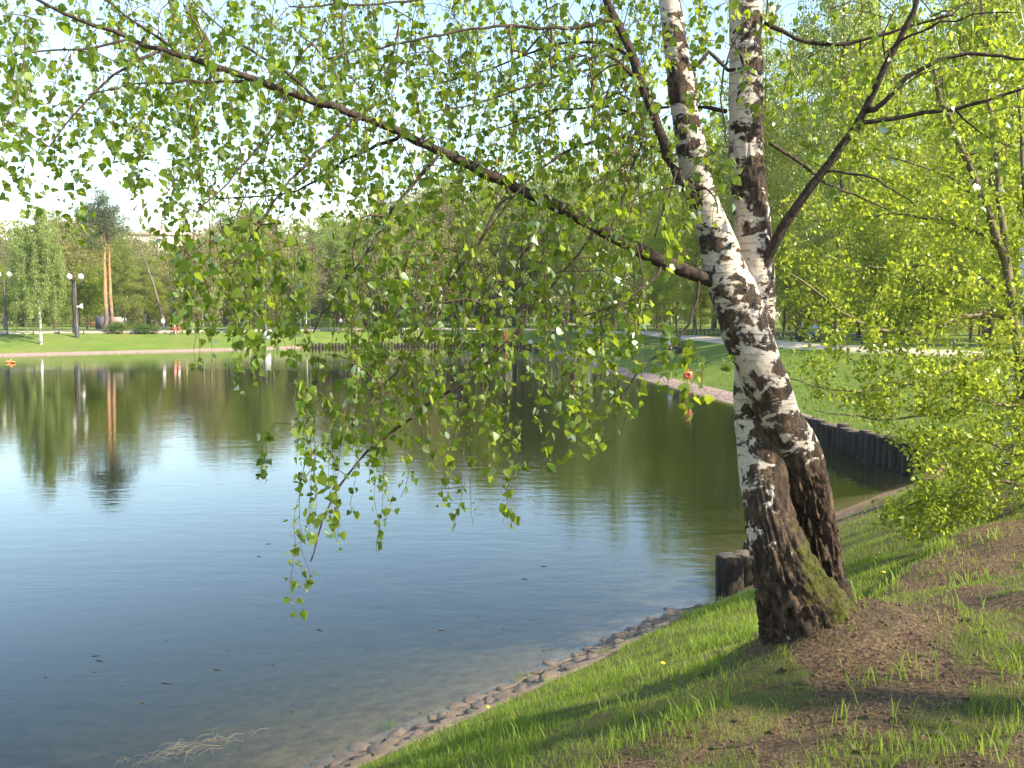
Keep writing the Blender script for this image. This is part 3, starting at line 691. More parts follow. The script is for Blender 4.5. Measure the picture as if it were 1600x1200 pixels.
# ------------------------------------------------------------------ foreground birch
birch = obj('birch_tree', None, label='large leaning twin-stemmed birch with mossy furrowed base on the near bank', cat='tree')
BZ = tz(*BASE); birch.location = (BASE[0], BASE[1], BZ); BL = np.array([BASE[0], BASE[1], BZ])
def stem(name, spec, seed, label=None):
    S = np.array([[*P(x, y, Y), hw*Y/F, b, mo] for x, y, hw, Y, b, mo in spec]); S = resample_s(S, .010); n = 120
    c, R = S[:, :3], S[:, 3]; m_ = len(c)
    T = np.gradient(c, axis=0); T /= np.linalg.norm(T, axis=1, keepdims=True)
    U = np.cross(T, [0, 1, 0]); U /= np.linalg.norm(U, axis=1, keepdims=True); W = np.cross(U, T)     # W points away from the viewer
    th = np.arange(n)*2*math.pi/n
    dirs = U[:, None]*np.cos(th)[None, :, None]+W[:, None]*np.sin(th)[None, :, None]
    V0 = (c[:, None]+R[:, None, None]*dirs).reshape(-1, 3)
    bk = np.repeat(S[:, 4], n); mo = np.repeat(S[:, 5], n); th_ = np.tile(th, m_); Ls = np.repeat(np.arange(m_)*.010, n)
    Rr = np.repeat(R, n)
    # furrows run along the stem
    cyl = np.column_stack([np.cos(th_)*Rr*36, np.sin(th_)*Rr*36, Ls*6.0])
    wv = fbm(cyl*.8+3, seed+5, 3)-.5
    fur = 1-np.abs(2*fbm(cyl+wv[:, None]*1.2, seed, 4)-1)           # ridged
    plate = sstep(.55, .92, 1-np.abs(2*vnoise(np.column_stack([cyl[:, :2]*.9, cyl[:, 2]*.7]), seed+9)-1))
    lump = fbm(V0*4, seed+3, 3)-.5
    amp = sstep(.45, 1.0, bk)
    disp = lump*.05*np.minimum(1, Rr/.12)-amp*(.044*sstep(.70, .95, fur))-amp*.014*plate+.003*(fbm(V0*50, seed+11, 3)-.5)*(1+4*amp)
    V = V0+dirs.reshape(-1, 3)*disp[:, None]
    i = (np.arange(m_-1)[:, None]*n); k = np.arange(n)[None]; k2 = (k+1) % n
    q = np.stack([i+k, i+k2, i+n+k2, i+n+k], -1).reshape(-1, 4)[:, ::-1]
    # moss and dark bark patches differ round the stem: camera-left side stays papery
    side = np.cos(th_)
    bk2 = bk+np.where(bk < .98, 0, 0)
    return V-BL, q, bk2, mo, side
def resample_s(S, step):
    L = np.concatenate([[0], np.cumsum(np.linalg.norm(np.diff(S[:, :3], axis=0), axis=1))]); s = np.arange(0, L[-1], step)
    # smooth (Catmull-like) interpolation by oversampled linear + blur
    o = np.column_stack([np.interp(s, L, S[:, k]) for k in range(S.shape[1])])
    ker = np.hanning(21); ker /= ker.sum()
    pad = np.vstack([2*o[0]-o[1:11][::-1], o, 2*o[-1]-o[-11:-1][::-1]])
    return np.column_stack([np.convolve(pad[:, k], ker, 'valid') for k in range(o.shape[1])])
A_spec = [(1284, 1060, 130, 5.0, .85, .3), (1276, 1005, 98, 4.98, .85, .35), (1258, 960, 74, 4.96, .84, .55), (1234, 910, 56, 4.93, .78, .60), (1214, 850, 46, 4.93, .70, .45), (1199, 790, 41, 4.98, .62, .12), (1189, 720, 38, 5.05, .52, 0),
          (1181, 650, 34, 5.10, .57, 0), (1177, 580, 31, 5.13, .5, 0), (1179, 510, 30, 5.13, .45, 0), (1183, 440, 31, 5.12, .40, 0), (1177, 380, 29, 5.12, .46, 0), (1170, 300, 28, 5.12, .56, 0), (1166, 245, 27, 5.12, .62, 0), (1166, 180, 27, 5.12, .44, 0),
          (1165, 100, 26, 5.12, .44, 0), (1165, 60, 25, 5.12, .60, 0), (1166, 0, 25, 5.12, .45, 0), (1168, -150, 23, 5.1, .4, 0), (1174, -400, 19, 5.1, .4, 0), (1185, -800, 9, 5.1, .5, 0)]
B_spec = [(1308, 1030, 60, 5.12, 1.0, .1), (1297, 960, 46, 5.15, 1.0, .15), (1284, 900, 40, 5.16, 1.0, .15), (1273, 840, 39, 5.15, 1.0, .2), (1262, 770, 39, 5.10, .88, .12), (1244, 705, 37, 5.04, .54, .05), (1212, 640, 35, 4.98, .47, 0), (1186, 580, 35, 4.95, .48, 0),
          (1167, 525, 37, 4.95, .49, 0), (1151, 475, 37, 4.96, .50, 0), (1133, 420, 30, 4.97, .46, 0), (1111, 350, 25, 4.98, .46, 0), (1092, 295, 23, 4.99, .50, 0), (1073, 200, 21, 5.0, .52, 0), (1060, 100, 19, 5.0, .46, 0), (1046, 0, 17, 5.0, .46, 0), (1022, -200, 13, 5.0, .5, 0), (990, -500, 7, 5.0, .6, 0)]
stem_axis = {}
for nm, sp, sd_ in (('stem', A_spec, 41), ('stem', B_spec, 57)):
    V, q, bk, mo, side = stem(nm, sp, sd_)
    if sd_ == 41: bk = np.clip(bk-.11*side*(bk > .3), 0, .95); mo = mo*np.clip(.55-side*1.0, 0, 1.2)
    o = obj('stem', mk_mesh('stem', V, None, q, {'bark': bk, 'moss': mo}, True), M['bark_birch'], parent=birch,
            label='papery white and mossy stem rising straight' if sd_ == 41 else 'stem with brown furrowed bark below and white bark above')

hs = Skel(); hr = np.random.default_rng(99)
def hpath(pxs, start=None, r0=None, r1=None):
    pts = np.array([P(x, y, Y) for x, y, Y in pxs]); L = resample(pts, .07)
    ker = np.array([1, 2, 3, 2, 1])/9.
    if len(L) > 6:
        pad = np.vstack([L[:1], L[:1], L, L[-1:], L[-1:]]); L = np.column_stack([np.convolve(pad[:, k], ker, 'valid') for k in range(3)])
    L[1:-1] += hr.normal(0, .004, (len(L)-2, 3))
    if start == 'near':
        A = np.array(hs.p); i = int(np.argmin(np.linalg.norm(A-L[0], axis=1))); L = L[1:]; ids = hs.add(L, i)
    else: ids = hs.add(L)
    if r0:
        for k, i in enumerate(ids):
            if not (start == 'near' and k == 0): hs.fix[i] = r0+(r1-r0)*(k/(len(ids)-1))**.8
    return ids
LIMB = {}
LIMB['l1'] = hpath([(1175, 478, 5.0), (1140, 452, 4.96), (1102, 434, 4.93), (1055, 419, 4.9), (1000, 392, 4.87), (940, 360, 4.83), (870, 322, 4.78), (800, 290, 4.72), (720, 252, 4.66), (640, 214, 4.6), (570, 183, 4.52), (500, 160, 4.45), (400, 125, 4.35), (300, 92, 4.25), (200, 60, 4.2), (110, 25, 4.15), (20, -15, 4.1)], None, .044, .006)
LIMB['r1'] = hpath([(1180, 452, 5.10), (1190, 420, 5.07), (1206, 383, 5.02), (1235, 335, 4.95), (1285, 270, 4.9), (1345, 190, 4.8), (1372, 130, 4.75), (1400, 70, 4.7), (1435, 0, 4.65), (1480, -120, 4.6)], None, .033, .009)
LIMB['r2'] = hpath([(1345, 192, 4.8), (1400, 140, 4.7), (1455, 90, 4.65), (1530, 80, 4.6), (1620, 95, 4.5)], 'near', .016, .006)
LIMB['r3'] = hpath([(1345, 192, 4.8), (1420, 182, 4.75), (1490, 172, 4.7), (1560, 150, 4.6), (1650, 125, 4.5)], 'near', .013, .006)
LIMB['e'] = hpath([(1096, 330, 4.97), (1070, 290, 4.9), (1045, 250, 4.88), (1018, 170, 4.85), (995, 110, 4.85), (972, 50, 4.82), (945, -5, 4.8), (900, -120, 4.7)], None, .032, .016)
LIMB['f'] = hpath([(1075, 110, 5.0), (1110, 80, 5.0), (1138, 110, 5.05)], None, .012, .010)
LIMB['g'] = hpath([(1188, 30, 5.1), (1230, 55, 5.1), (1270, 72, 5.1), (1330, 70, 5.05), (1400, 45, 5.0), (1500, 20, 4.9)], None, .014, .006)
LIMB['h'] = hpath([(1196, 220, 5.1), (1240, 245, 5.2), (1280, 285, 5.3), (1330, 300, 5.4), (1390, 330, 5.5)], None, .011, .004)
LIMB['m'] = hpath([(1140, 175, 5.1), (1090, 165, 5.3), (1030, 170, 5.6), (960, 180, 5.9)], None, .012, .005)
mains = list(LIMB)
sec = [
 [(1092, 432, 4.92), (1088, 470, 4.85), (1078, 515, 4.8), (1045, 545, 4.75), (1010, 560, 4.7), (985, 600, 4.65), (960, 640, 4.62)],
 [(1043, 415, 4.9), (985, 468, 4.75), (940, 485, 4.65), (890, 500, 4.55), (850, 530, 4.5)],
 [(935, 358, 4.83), (905, 395, 4.7), (862, 448, 4.6), (832, 480, 4.5), (800, 498, 4.45), (765, 505, 4.4)],
 [(832, 480, 4.5), (815, 515, 4.42), (780, 545, 4.35), (755, 575, 4.3), (700, 612, 4.2), (640, 655, 4.05), (590, 690, 3.95), (545, 732, 3.85), (515, 785, 3.75), (495, 840, 3.7), (482, 890, 3.66)],
 [(640, 214, 4.6), (600, 222, 4.7), (560, 240, 4.8), (520, 262, 4.9), (475, 298, 5.0), (430, 308, 5.05), (370, 308, 5.1), (310, 312, 5.1)],
 [(690, 240, 4.65), (650, 280, 4.5), (610, 330, 4.4), (580, 380, 4.3), (556, 420, 4.25), (520, 456, 4.2), (503, 495, 4.15), (470, 560, 4.1)],
 [(800, 290, 4.72), (770, 340, 4.5), (740, 392, 4.3), (700, 440, 4.1), (670, 500, 3.95), (640, 560, 3.85), (600, 600, 3.8)],
 [(870, 322, 4.78), (840, 370, 4.5), (800, 420, 4.3), (770, 480, 4.1), (760, 540, 3.95)],
 [(500, 160, 4.45), (455, 115, 4.6), (400, 85, 4.7), (350, 50, 4.8), (290, -10, 4.9)],
 [(292, 92, 4.25), (240, 55, 4.2), (170, 5, 4.15), (120, -30, 4.1)],
 [(400, 125, 4.35), (340, 130, 4.3), (260, 125, 4.2), (200, 130, 4.15), (130, 150, 4.1)],
 [(450, 143, 4.4), (430, 200, 4.2), (380, 260, 4.05), (340, 300, 3.95), (300, 340, 3.9)],
 [(560, 180, 4.5), (500, 230, 4.2), (440, 300, 4.0), (400, 350, 3.9), (370, 420, 3.8)],
 [(200, 60, 4.2), (140, 80, 4.1), (70, 75, 4.0), (10, 90, 3.95)],
 [(250, 76, 4.22), (180, 110, 4.0), (110, 180, 3.9), (70, 240, 3.85)],
 [(1010, 150, 4.85), (962, 80, 4.7), (913, 94, 4.6), (871, 122, 4.5), (801, 140, 4.4), (731, 168, 4.3), (660, 180, 4.2)],
 [(960, 25, 4.8), (920, 40, 4.6), (880, 45, 4.5), (820, 42, 4.4), (750, 40, 4.3), (690, 55, 4.2), (640, 68, 4.15), (570, 75, 4.1), (500, 95, 4.0)],
 [(990, 95, 4.85), (948, 60, 4.9), (880, 66, 5.0), (820, 85, 5.2), (760, 110, 5.3), (690, 130, 5.5)],
 [(1040, 240, 4.88), (990, 210, 4.8), (951, 212, 4.7), (885, 234, 4.6), (832, 273, 4.5), (808, 300, 4.42), (773, 345, 4.35), (741, 392, 4.3)],
 [(1030, 200, 4.87), (975, 165, 5.0), (930, 168, 5.1), (871, 171, 5.2), (825, 185, 5.3), (780, 200, 5.4), (720, 215, 5.5)],
 [(940, -10, 4.8), (860, -30, 4.6), (760, -10, 4.4), (650, 0, 4.2), (540, 10, 4.0), (440, 10, 3.9)],
 [(1018, 170, 4.85), (1000, 230, 4.6), (980, 290, 4.4), (960, 350, 4.3), (930, 410, 4.2)],
 [(1060, 260, 4.9), (1040, 320, 4.6), (1020, 380, 4.5)],
 [(1285, 270, 4.9), (1330, 265, 4.8), (1390, 290, 4.7), (1440, 330, 4.6)],
 [(1400, 70, 4.7), (1450, 40, 4.6), (1520, 20, 4.5), (1600, 20, 4.4)],
 [(1490, 172, 4.7), (1530, 210, 4.6), (1580, 230, 4.5)],
 [(1075, 300, 4.95), (1105, 290, 4.7), (1125, 310, 4.6), (1120, 340, 4.55)],
 [(1165, 120, 5.0), (1150, 60, 4.7), (1130, 100, 4.6), (1125, 180, 4.55), (1140, 240, 4.5)],
]
SEC = []
for s_ in sec:
    n0 = np.linalg.norm(P(*s_[0][:2], s_[0][2])-P(*s_[-1][:2], s_[-1][2])); SEC.append(hpath(s_, 'near', .0050+.0042*n0, .0030))
# hanging leafy strands: (x, top row, bottom row)
cols = [(20, 60, 340), (8, 200, 300), (48, 150, 310), (75, 200, 325), (105, 250, 395), (130, 260, 370), (62, 30, 200), (160, 120, 270), (205, 200, 335), (225, 230, 370), (285, 330, 470), (302, 380, 585), (315, 300, 520), (335, 300, 490), (395, 400, 630), (385, 440, 560), (370, 330, 560), (355, 300, 440),
        (430, 350, 560), (415, 320, 470), (465, 480, 760), (450, 600, 700), (430, 660, 750), (478, 600, 840), (482, 700, 962), (500, 560, 855), (492, 640, 850), (550, 560, 832), (556, 640, 800), (585, 600, 862), (596, 560, 780), (560, 400, 700), (540, 420, 650), (610, 420, 700), (640, 380, 640), (625, 480, 620),
        (690, 480, 755), (668, 560, 720), (715, 420, 650), (738, 600, 828), (742, 560, 780), (780, 600, 828), (772, 560, 760), (790, 520, 740), (760, 400, 650), (700, 560, 740), (800, 380, 560), (850, 400, 600), (835, 440, 540), (885, 520, 712), (900, 560, 700), (920, 500, 695), (938, 540, 690), (905, 420, 560), (960, 480, 655), (985, 490, 640), (972, 420, 560), (1010, 450, 570), (1025, 500, 600),
        (1082, 540, 605), (1045, 470, 570), (1110, 560, 615), (1068, 590, 640), (940, 600, 700), (1130, 220, 330), (1115, 250, 350), (1145, 300, 330), (1060, 300, 400), (1030, 320, 430), (1000, 260, 400), (985, 300, 430), (1005, 200, 330), (960, 230, 360), (920, 260, 400),
        (460, 400, 560), (490, 380, 600), (520, 420, 640), (575, 500, 690), (650, 540, 690), (350, 400, 520), (290, 400, 510), (270, 300, 440), (410, 480, 560), (380, 300, 470), (730, 380, 520), (820, 330, 470), (870, 330, 450), (590, 360, 520), (665, 330, 480), (700, 300, 430)]
strands = [(x, a, b, hr.uniform(3.35, 4.6)) for x, a, b in cols for _ in (0, 1)]
strands = [(x+hr.normal(0, 9)*(k % 2), a+hr.normal(0, 12), b-abs(hr.normal(0, 30))*(k % 2), Y) for k, (x, a, b, Y) in enumerate(strands)]
for x0, x1, y0, y1, l0, l1, n, d0, d1 in ((0, 300, -40, 190, 60, 170, 85, 3.6, 5.6), (250, 560, -40, 270, 60, 170, 150, 3.6, 6.0), (500, 1010, -40, 300, 50, 160, 300, 3.7, 6.4), (930, 1130, -40, 280, 50, 130, 70, 4.2, 6.2),
                                          (1120, 1260, -40, 150, 40, 90, 18, 4.4, 5.6), (1220, 1620, -40, 240, 50, 130, 70, 4.0, 6.0), (540, 780, 280, 520, 80, 150, 66, 3.6, 5.0), (280, 470, 300, 470, 60, 130, 42, 3.7, 5.0), (800, 1010, 330, 560, 60, 120, 70, 3.9, 5.4), (470, 660, 540, 660, 60, 120, 10, 3.5, 4.2), (250, 1130, -60, 260, 40, 120, 380, 5.2, 7.6), (0, 300, -60, 120, 40, 110, 50, 4.8, 6.6), (1190, 1600, -60, 160, 40, 100, 40, 5.2, 7.0)):
    for _ in range(n):
        x, a = hr.uniform(x0, x1), hr.uniform(y0, y1); strands.append((x, a, a+hr.uniform(l0, l1), hr.uniform(d0, d1)))
tops = np.array([P(x, a, Y) for x, a, b, Y in strands])
lim = np.array(hs.p); dist0 = np.array([np.linalg.norm(lim-t, axis=1).min() for t in tops])
TW = []; leafpos = []; LP = []
n_main = len(hs.paths)
trunk_guard = P(1165, 300, 5.0)
for k in np.argsort(dist0):
    x, a, b, Y = strands[k]; top = tops[k]; bot = P(x+hr.normal(0, 8), b, Y*hr.uniform(.98, 1.02))
    i, d = hs.nearest(top, .25); L = d[i]
    if L > .04:
        n_ = max(2, min(7, int(L/.12)+1)); TW.append(hs.add(curve_to(hs.p[i], top, hr, .10, n_, .05), i)); i = TW[-1][-1]
    n_ = max(3, int(abs(top[2]-bot[2])/.056)+1); t = np.linspace(0, 1, n_+1)[1:, None]
    sway = np.cumsum(hr.normal(0, .008, (n_, 3)), 0)*[1, 1, .4]
    out = hr.normal(0, .05, 3)*[1, 1, 0]
    pts = top+(bot-top)*t+sway+out*np.sin(t*2.2)
    ids = hs.add(pts, i); TW.append(ids)
    for j in ids[1:]:
        for _ in range(int(hr.choice([0, 1, 2, 3, 4, 5], p=[.20, .18, .22, .20, .13, .07]))): leafpos.append(hs.p[j]+hr.normal(0, .015, 3)); LP.append(Y)
    for j in (TW[-2][2:] if L > .1 and len(TW) > 1 else []):
        if hr.random() < .55: leafpos.append(hs.p[j]+hr.normal(0, .02, 3))
R = hs.radii(.0011, 2.3, .006)
for i in hs.fix: pass
def limb_obj(name, ids, sides, mat):
    pts = np.array([hs.p[i] for i in ids])-BL; rr = np.array([hs.fix.get(i, R[i]) for i in ids])
    if ids[0] not in hs.fix or rr[0] > rr[1]*1.4: rr[0] = rr[1]
    rr = rr*(1+hr.normal(0, .05, len(rr)))
    return obj(name, Geo().tube(pts, rr, sides, cap=True).mesh(name, True), mat, parent=birch)
for nm in mains: limb_obj('limb', LIMB[nm], 12, M['bark_limb'])
for ids in SEC: limb_obj('branch', ids, 8, M['bark_limb'])
g = Geo()
for ids in TW:
    rr = np.array([R[i] for i in ids]); rr[0] = rr[1]
    g.tube(np.array([hs.p[i] for i in ids])-BL, np.maximum(rr, .0011), 4, cap=False)
obj('twigs', g.mesh('twigs', True), M['bark_twig'], parent=birch, kind='stuff')
leafpos = np.array(leafpos)
pd = np.linalg.norm(leafpos-EYE, axis=1)
order = np.argsort(pd); leafpos = leafpos[order]
sz = .0365*np.clip(hr.normal(.95, .25, len(leafpos)), .35, 1.4)
# the largest leaves in view are objects of their own
inv = leafpos-EYE; fy = inv[:, 1]*math.cos(PITCH)-inv[:, 2]*math.sin(PITCH); uu = inv[:, 0]/fy*F+800; vv = 600-(inv[:, 1]*math.sin(PITCH)+inv[:, 2]*math.cos(PITCH))/fy*F
vis = (uu > 10) & (uu < 1590) & (vv > 10) & (vv < 1190)
big = np.where(vis)[0]; big = big[np.argsort(-(sz/fy)[big])][:300]
mask_ = np.ones(len(leafpos), bool); mask_[big] = False
V, t, rn = leaves(leafpos[mask_]-BL, sz[mask_], hr, .95, 'birch'); rn = np.clip(rn, 0, 1)
me = mk_mesh('foliage', V, t, None, {'rnd': rn}, True); obj('foliage', me, M['birch_leaf'], parent=birch, kind='stuff')
LT = []
for k in range(10):
    V, t, rn = leaves(np.zeros((1, 3)), np.array([1.0]), hr, .95, 'birch'); mm_ = mk_mesh('leaf', V, t, None, {'rnd': rn}, True); mm_.materials.append(M['birch_leaf']); LT.append(mm_)
for k, i in enumerate(big):
    o = obj('leaf', LT[k % 10], parent=birch); o.location = leafpos[i]-BL; s_ = sz[i]; o.scale = (s_, s_, s_); o.rotation_euler = (0, 0, hr.uniform(0, 6.28))
# catkins
ck = Geo(); prof = [(.0, 0), (.0028, -.004), (.0034, -.02), (.003, -.036), (.0, -.045)]; ck.lathe(prof, n=7); ckm = ck.mesh('catkin', True); M['catkin'] = simple('catkin', (.32, .19, .06), .8, .3, 200); ckm.materials.append(M['catkin'])
for x, y, Y in ((988, 320, 4.3), (1040, 375, 4.4), (985, 330, 4.3), (720, 178, 4.2), (296, 155, 3.9), (606, 195, 4.3), (776, 245, 4.3), (1044, 382, 4.4)):
    o = obj('catkin', ckm, parent=birch); o.location = P(x, y, Y)-BL

# ------------------------------------------------------------------ right-hand small tree and birch behind it
rt = Skel(); rr_ = np.random.default_rng(21)
RB = np.array([5.75, 10.2]); RBZ = tz(*RB); RBL = np.array([RB[0], RB[1], RBZ])
def rpath(pxs, start, r0, r1):
    pts = resample(np.array([P(*q) for q in pxs]), .16); pts[1:-1] += rr_.normal(0, .012, (len(pts)-2, 3))
    if start:
        A = np.array(rt.p); i = int(np.argmin(np.linalg.norm(A-pts[0], axis=1))); ids = rt.add(pts[1:], i)
    else: ids = rt.add(pts)
    for k, i in enumerate(ids):
        if not (start and k == 0): rt.fix[i] = r0+(r1-r0)*k/(len(ids)-1)
    return ids
rl = [rpath([(1618, 830, 10.2), (1606, 740, 10.2), (1598, 640, 10.2), (1590, 540, 10.2), (1580, 460, 10.25), (1562, 380, 10.3), (1540, 320, 10.3), (1505, 240, 10.2), (1470, 150, 10.1), (1450, 60, 10.0)], False, .085, .02)]
for s_, r0, r1 in (([(1590, 540, 10.2), (1578, 440, 10.4), (1565, 330, 10.6), (1552, 220, 10.8), (1540, 100, 11), (1530, -60, 11)], .05, .012), ([(1598, 640, 10.2), (1606, 520, 10.0), (1610, 400, 9.8), (1600, 260, 9.6), (1590, 120, 9.5)], .045, .012),
                   ([(1588, 500, 10.2), (1540, 488, 10.0), (1490, 500, 9.8), (1430, 519, 9.6), (1380, 516, 9.4), (1330, 500, 9.2), (1285, 462, 9.1), (1230, 425, 9.0)], .036, .009), ([(1592, 560, 10.2), (1520, 560, 10.1), (1460, 590, 9.9), (1390, 610, 9.7), (1310, 612, 9.5), (1225, 590, 9.4)], .026, .005),
                   ([(1600, 640, 10.2), (1530, 625, 10), (1450, 650, 9.8), (1370, 656, 9.6), (1270, 640, 9.5)], .022, .005), ([(1582, 470, 10.25), (1520, 425, 10.4), (1450, 416, 10.5), (1380, 420, 10.6), (1300, 410, 10.8)], .024, .006), ([(1562, 380, 10.3), (1490, 345, 10.5), (1400, 335, 10.8), (1310, 345, 11), (1230, 340, 11.2)], .022, .005),
                   ([(1604, 720, 10.2), (1550, 690, 10), (1490, 690, 9.8), (1420, 720, 9.6)], .022, .005), ([(1606, 760, 10.2), (1560, 750, 10), (1500, 770, 9.8), (1440, 780, 9.7), (1400, 800, 9.6)], .02, .004), ([(1545, 330, 10.3), (1480, 270, 10.6), (1400, 250, 10.8), (1330, 230, 11)], .02, .005), ([(1598, 640, 10.2), (1640, 560, 10.3), (1700, 480, 10.4), (1760, 420, 10.5)], .03, .008),
                   ([(1592, 560, 10.2), (1660, 640, 10), (1720, 660, 9.8)], .02, .006), ([(1600, 700, 10.2), (1640, 700, 9.6), (1640, 720, 9.1)], .02, .006)):
    rl.append(rpath(s_, True, r0, r1))
rtree = obj('hazel_tree', None, label='low spreading tree with yellow-green leaves on long horizontal boughs by the inlet', cat='tree'); rtree.location = RBL
att = []
for x0, x1, y0, y1, n, d0, d1 in ((1210, 1620, 300, 480, 150, 8.8, 11.5), (1250, 1620, 470, 560, 90, 8.9, 11.2), (1430, 1640, 560, 810, 270, 8.7, 11.2), (1330, 1440, 560, 700, 26, 9, 11), (1300, 1640, 60, 320, 170, 9.3, 12), (1600, 1900, 200, 750, 150, 9, 12.5), (1370, 1520, 770, 835, 40, 9.2, 10), (1240, 1400, 560, 640, 14, 9, 10.5)):
    for _ in range(n):
        att.append(P(rr_.uniform(x0, x1), rr_.uniform(y0, y1), rr_.uniform(d0, d1)))
att = np.array(att); A0 = np.array(rt.p); dd = np.array([np.linalg.norm(A0-a, axis=1).min() for a in att]); tipsr = []
for a in att[np.argsort(dd)]:
    if a[2] < tz(a[0], a[1])+.15: continue
    i, d = rt.nearest(a, .1); tipsr.append(rt.add(curve_to(rt.p[i], a, rr_, .03, max(2, min(6, int(d[i]/.2)+1)), .10), i))
Rr = rt.radii(.0022, 2.4, .02)
def rmesh(ids, sides):
    rr = np.array([rt.fix.get(i, Rr[i]) for i in ids]); rr[0] = rr[0] if rr[0] < rr[1]*1.5 else rr[1]
    return Geo().tube(np.array([rt.p[i] for i in ids])-RBL, rr, sides, cap=False).mesh('bough', True)
for k, ids in enumerate(rl): obj('trunk' if k == 0 else 'bough', rmesh(ids, 8), M['bark_olive'], parent=rtree)
g = Geo()
for ids in tipsr:
    rr = np.array([Rr[i] for i in ids]); rr[0] = rr[1]; g.tube(np.array([rt.p[i] for i in ids])-RBL, rr, 4, cap=False)
obj('twigs', g.mesh('twigs', True), M['bark_olive'], parent=rtree, kind='stuff')
pl_ = np.array([rt.p[i] for ids in tipsr for i in ids[1:]]); pp_ = np.array([rt.p[rt.par[i]] for ids in tipsr for i in ids[1:]])
n = 33000; c = rr_.integers(0, len(pl_), n); pos = pp_[c]+(pl_[c]-pp_[c])*rr_.random((n, 1))+rr_.normal(0, .07, (n, 3))*[1, 1, .8]
V, t, rn = leaves(pos-RBL, .064*rr_.uniform(.55, 1.2, n), rr_, .15, 'diamond', .62)
obj('crown', mk_mesh('crown', V, t, None, {'rnd': rn}), M['leaf_yellow'], parent=rtree, kind='stuff')

nb = make_tree(400, 17, .23, ell(0, 10.5, 2.9, 6.2, .45, .2), 220, 26000, .075, M['leaf_yellow'], M['bark_birch_far'], spread=.28, hang=.8, droop=.3)
plant(nb, 'birch_tree', 'white-barked birch trunk rising behind the low spreading tree', 'tree', None, 8.3, 15.0, 1.0)
# trees beside the viewer whose shade falls across the near bank
sh = make_tree(410, 15, .22, ell(0, 10, 2.4, 4.6, .5, .2), 150, 5000, .085, M['leaf_yellow'], M['bark_birch_far'], spread=.3)
plant(sh, 'birch_tree', 'slim birch standing on the near bank away from the water', 'tree', None, 12.5, -.8, 0)

# ------------------------------------------------------------------ grass
def blades(name, n, xr, yr, hfun, wid, seed, accept, mat, **kw):
    r = np.random.default_rng(seed); p = np.column_stack([r.uniform(*xr, n), r.uniform(*yr, n)]); p = p[inview(p)]; d = sdist(p); k_ = d > .3; p, d = p[k_], d[k_]; n = len(p)
    keep = r.random(n) < accept(p, d); p, d = p[keep], d[keep]; z = terrain(p, d); n = len(p)
    h = hfun(p, d, r); a = r.uniform(0, 6.28, n); w = wid*r.uniform(.7, 1.3, n)*np.clip(h/.08, .6, 1.5)
    ax = np.column_stack([np.cos(a), np.sin(a), np.zeros(n)]); ln = np.column_stack([np.cos(a+1.57+r.normal(0, .6, n)), np.sin(a+1.57+r.normal(0, .6, n)), np.zeros(n)])*(h*r.uniform(.15, .75, n))[:, None]
    b = np.column_stack([p, z-.01]); upv = np.array([0, 0, 1.0])
    mid = b+ln*.35+upv*(h*.6)[:, None]; tip_ = b+ln+upv*h[:, None]*.97
    V = np.stack([b-ax*w[:, None]/2, b+ax*w[:, None]/2, mid+ax*w[:, None]*.4, mid-ax*w[:, None]*.4, tip_], 1).reshape(-1, 3)
    i = np.arange(n)[:, None]*5; t = np.vstack([i+np.array([[0, 1, 2]]), i+np.array([[0, 2, 3]]), i+np.array([[3, 2, 4]])])
    rn = np.clip(.55*fbm(np.column_stack([p, 0*z])*.8, 61)+.45*r.random(n)+.45*(bareness(p, d)-.15), 0, 1)
    return obj(name, mk_mesh(name, V, t, None, {'rnd': np.repeat(rn, 5)}), mat, kind='stuff', **kw)
def inview(p, m_=.0): return (np.abs(p[:, 0]) < p[:, 1]*.60+1.2+m_)
def acc_near(p, d):
    b = bareness(p, d); f = np.where((d > .50+.35*vnoise(np.column_stack([p*3, p[:, 0]*0]), 5)) & inview(p), 1, 0)*(1-sstep(.42, .85, b)*.92)
    ds = np.hypot(p[:, 0], p[:, 1]); return f*np.clip(1.25-ds/16, .25, 1)*(.55+.45*sstep(.3, .6, fbm(np.column_stack([p, p[:, 0]*0])*2.2, 45)))
def h_near(p, d, r):
    t = fbm(np.column_stack([p, p[:, 0]*0])*1.7, 71); return (.028+.030*sstep(.45, .75, t)+.014*(d < 2.5))*r.uniform(.5, 1.5, len(p))*(1+.9*(r.random(len(p)) < .04))
blades('lawn_grass', 1150000, (-4.5, 12), (2.3, 20), h_near, .0048, 1, acc_near, M['grass_blade'], label='short fresh grass on the near bank', cat='grass')
def acc_tuft(p, d):
    t = fbm(np.column_stack([p, p[:, 0]*0])*3.3, 88); return np.where((d > 1.8) & inview(p), 1, 0)*sstep(.66, .72, t)
blades('grass_tufts', 42000, (-2, 8), (2.3, 9), lambda p, d, r: .105*r.uniform(.4, 1.3, len(p)), .0055, 2, acc_tuft, M['grass_blade'], label='taller tufts of grass between bare soil patches', cat='grass')
def acc_mid(p, d): return np.where((d > 1.0) & inview(p) & (d < 11), 1, 0)*np.clip(1.3-p[:, 1]/60, .3, 1)
blades('bank_grass', 90000, (6, 30), (20, 56), lambda p, d, r: .11*r.uniform(.5, 1.5, len(p)), .016, 3, acc_mid, M['grass_blade'], label='bright grass on the slope above the palisade', cat='grass')
M['litter'] = leaf_mat('litter', (.05, .032, .018), (.26, .19, .10), (.16, .11, .05), .2, .0, .0)
def h_lit(p, d, r): return .018*r.uniform(.2, 1.6, len(p))
def acc_lit(p, d): return np.where((d > .8) & inview(p), 1, 0)*(.12+.88*sstep(.1, .5, bareness(p, d)))
lit = blades('dead_litter', 60000, (-3, 8), (2.3, 10), h_lit, .006, 9, acc_lit, M['litter'], label='dead grass and crumbs strewn over the bare soil', cat='litter')
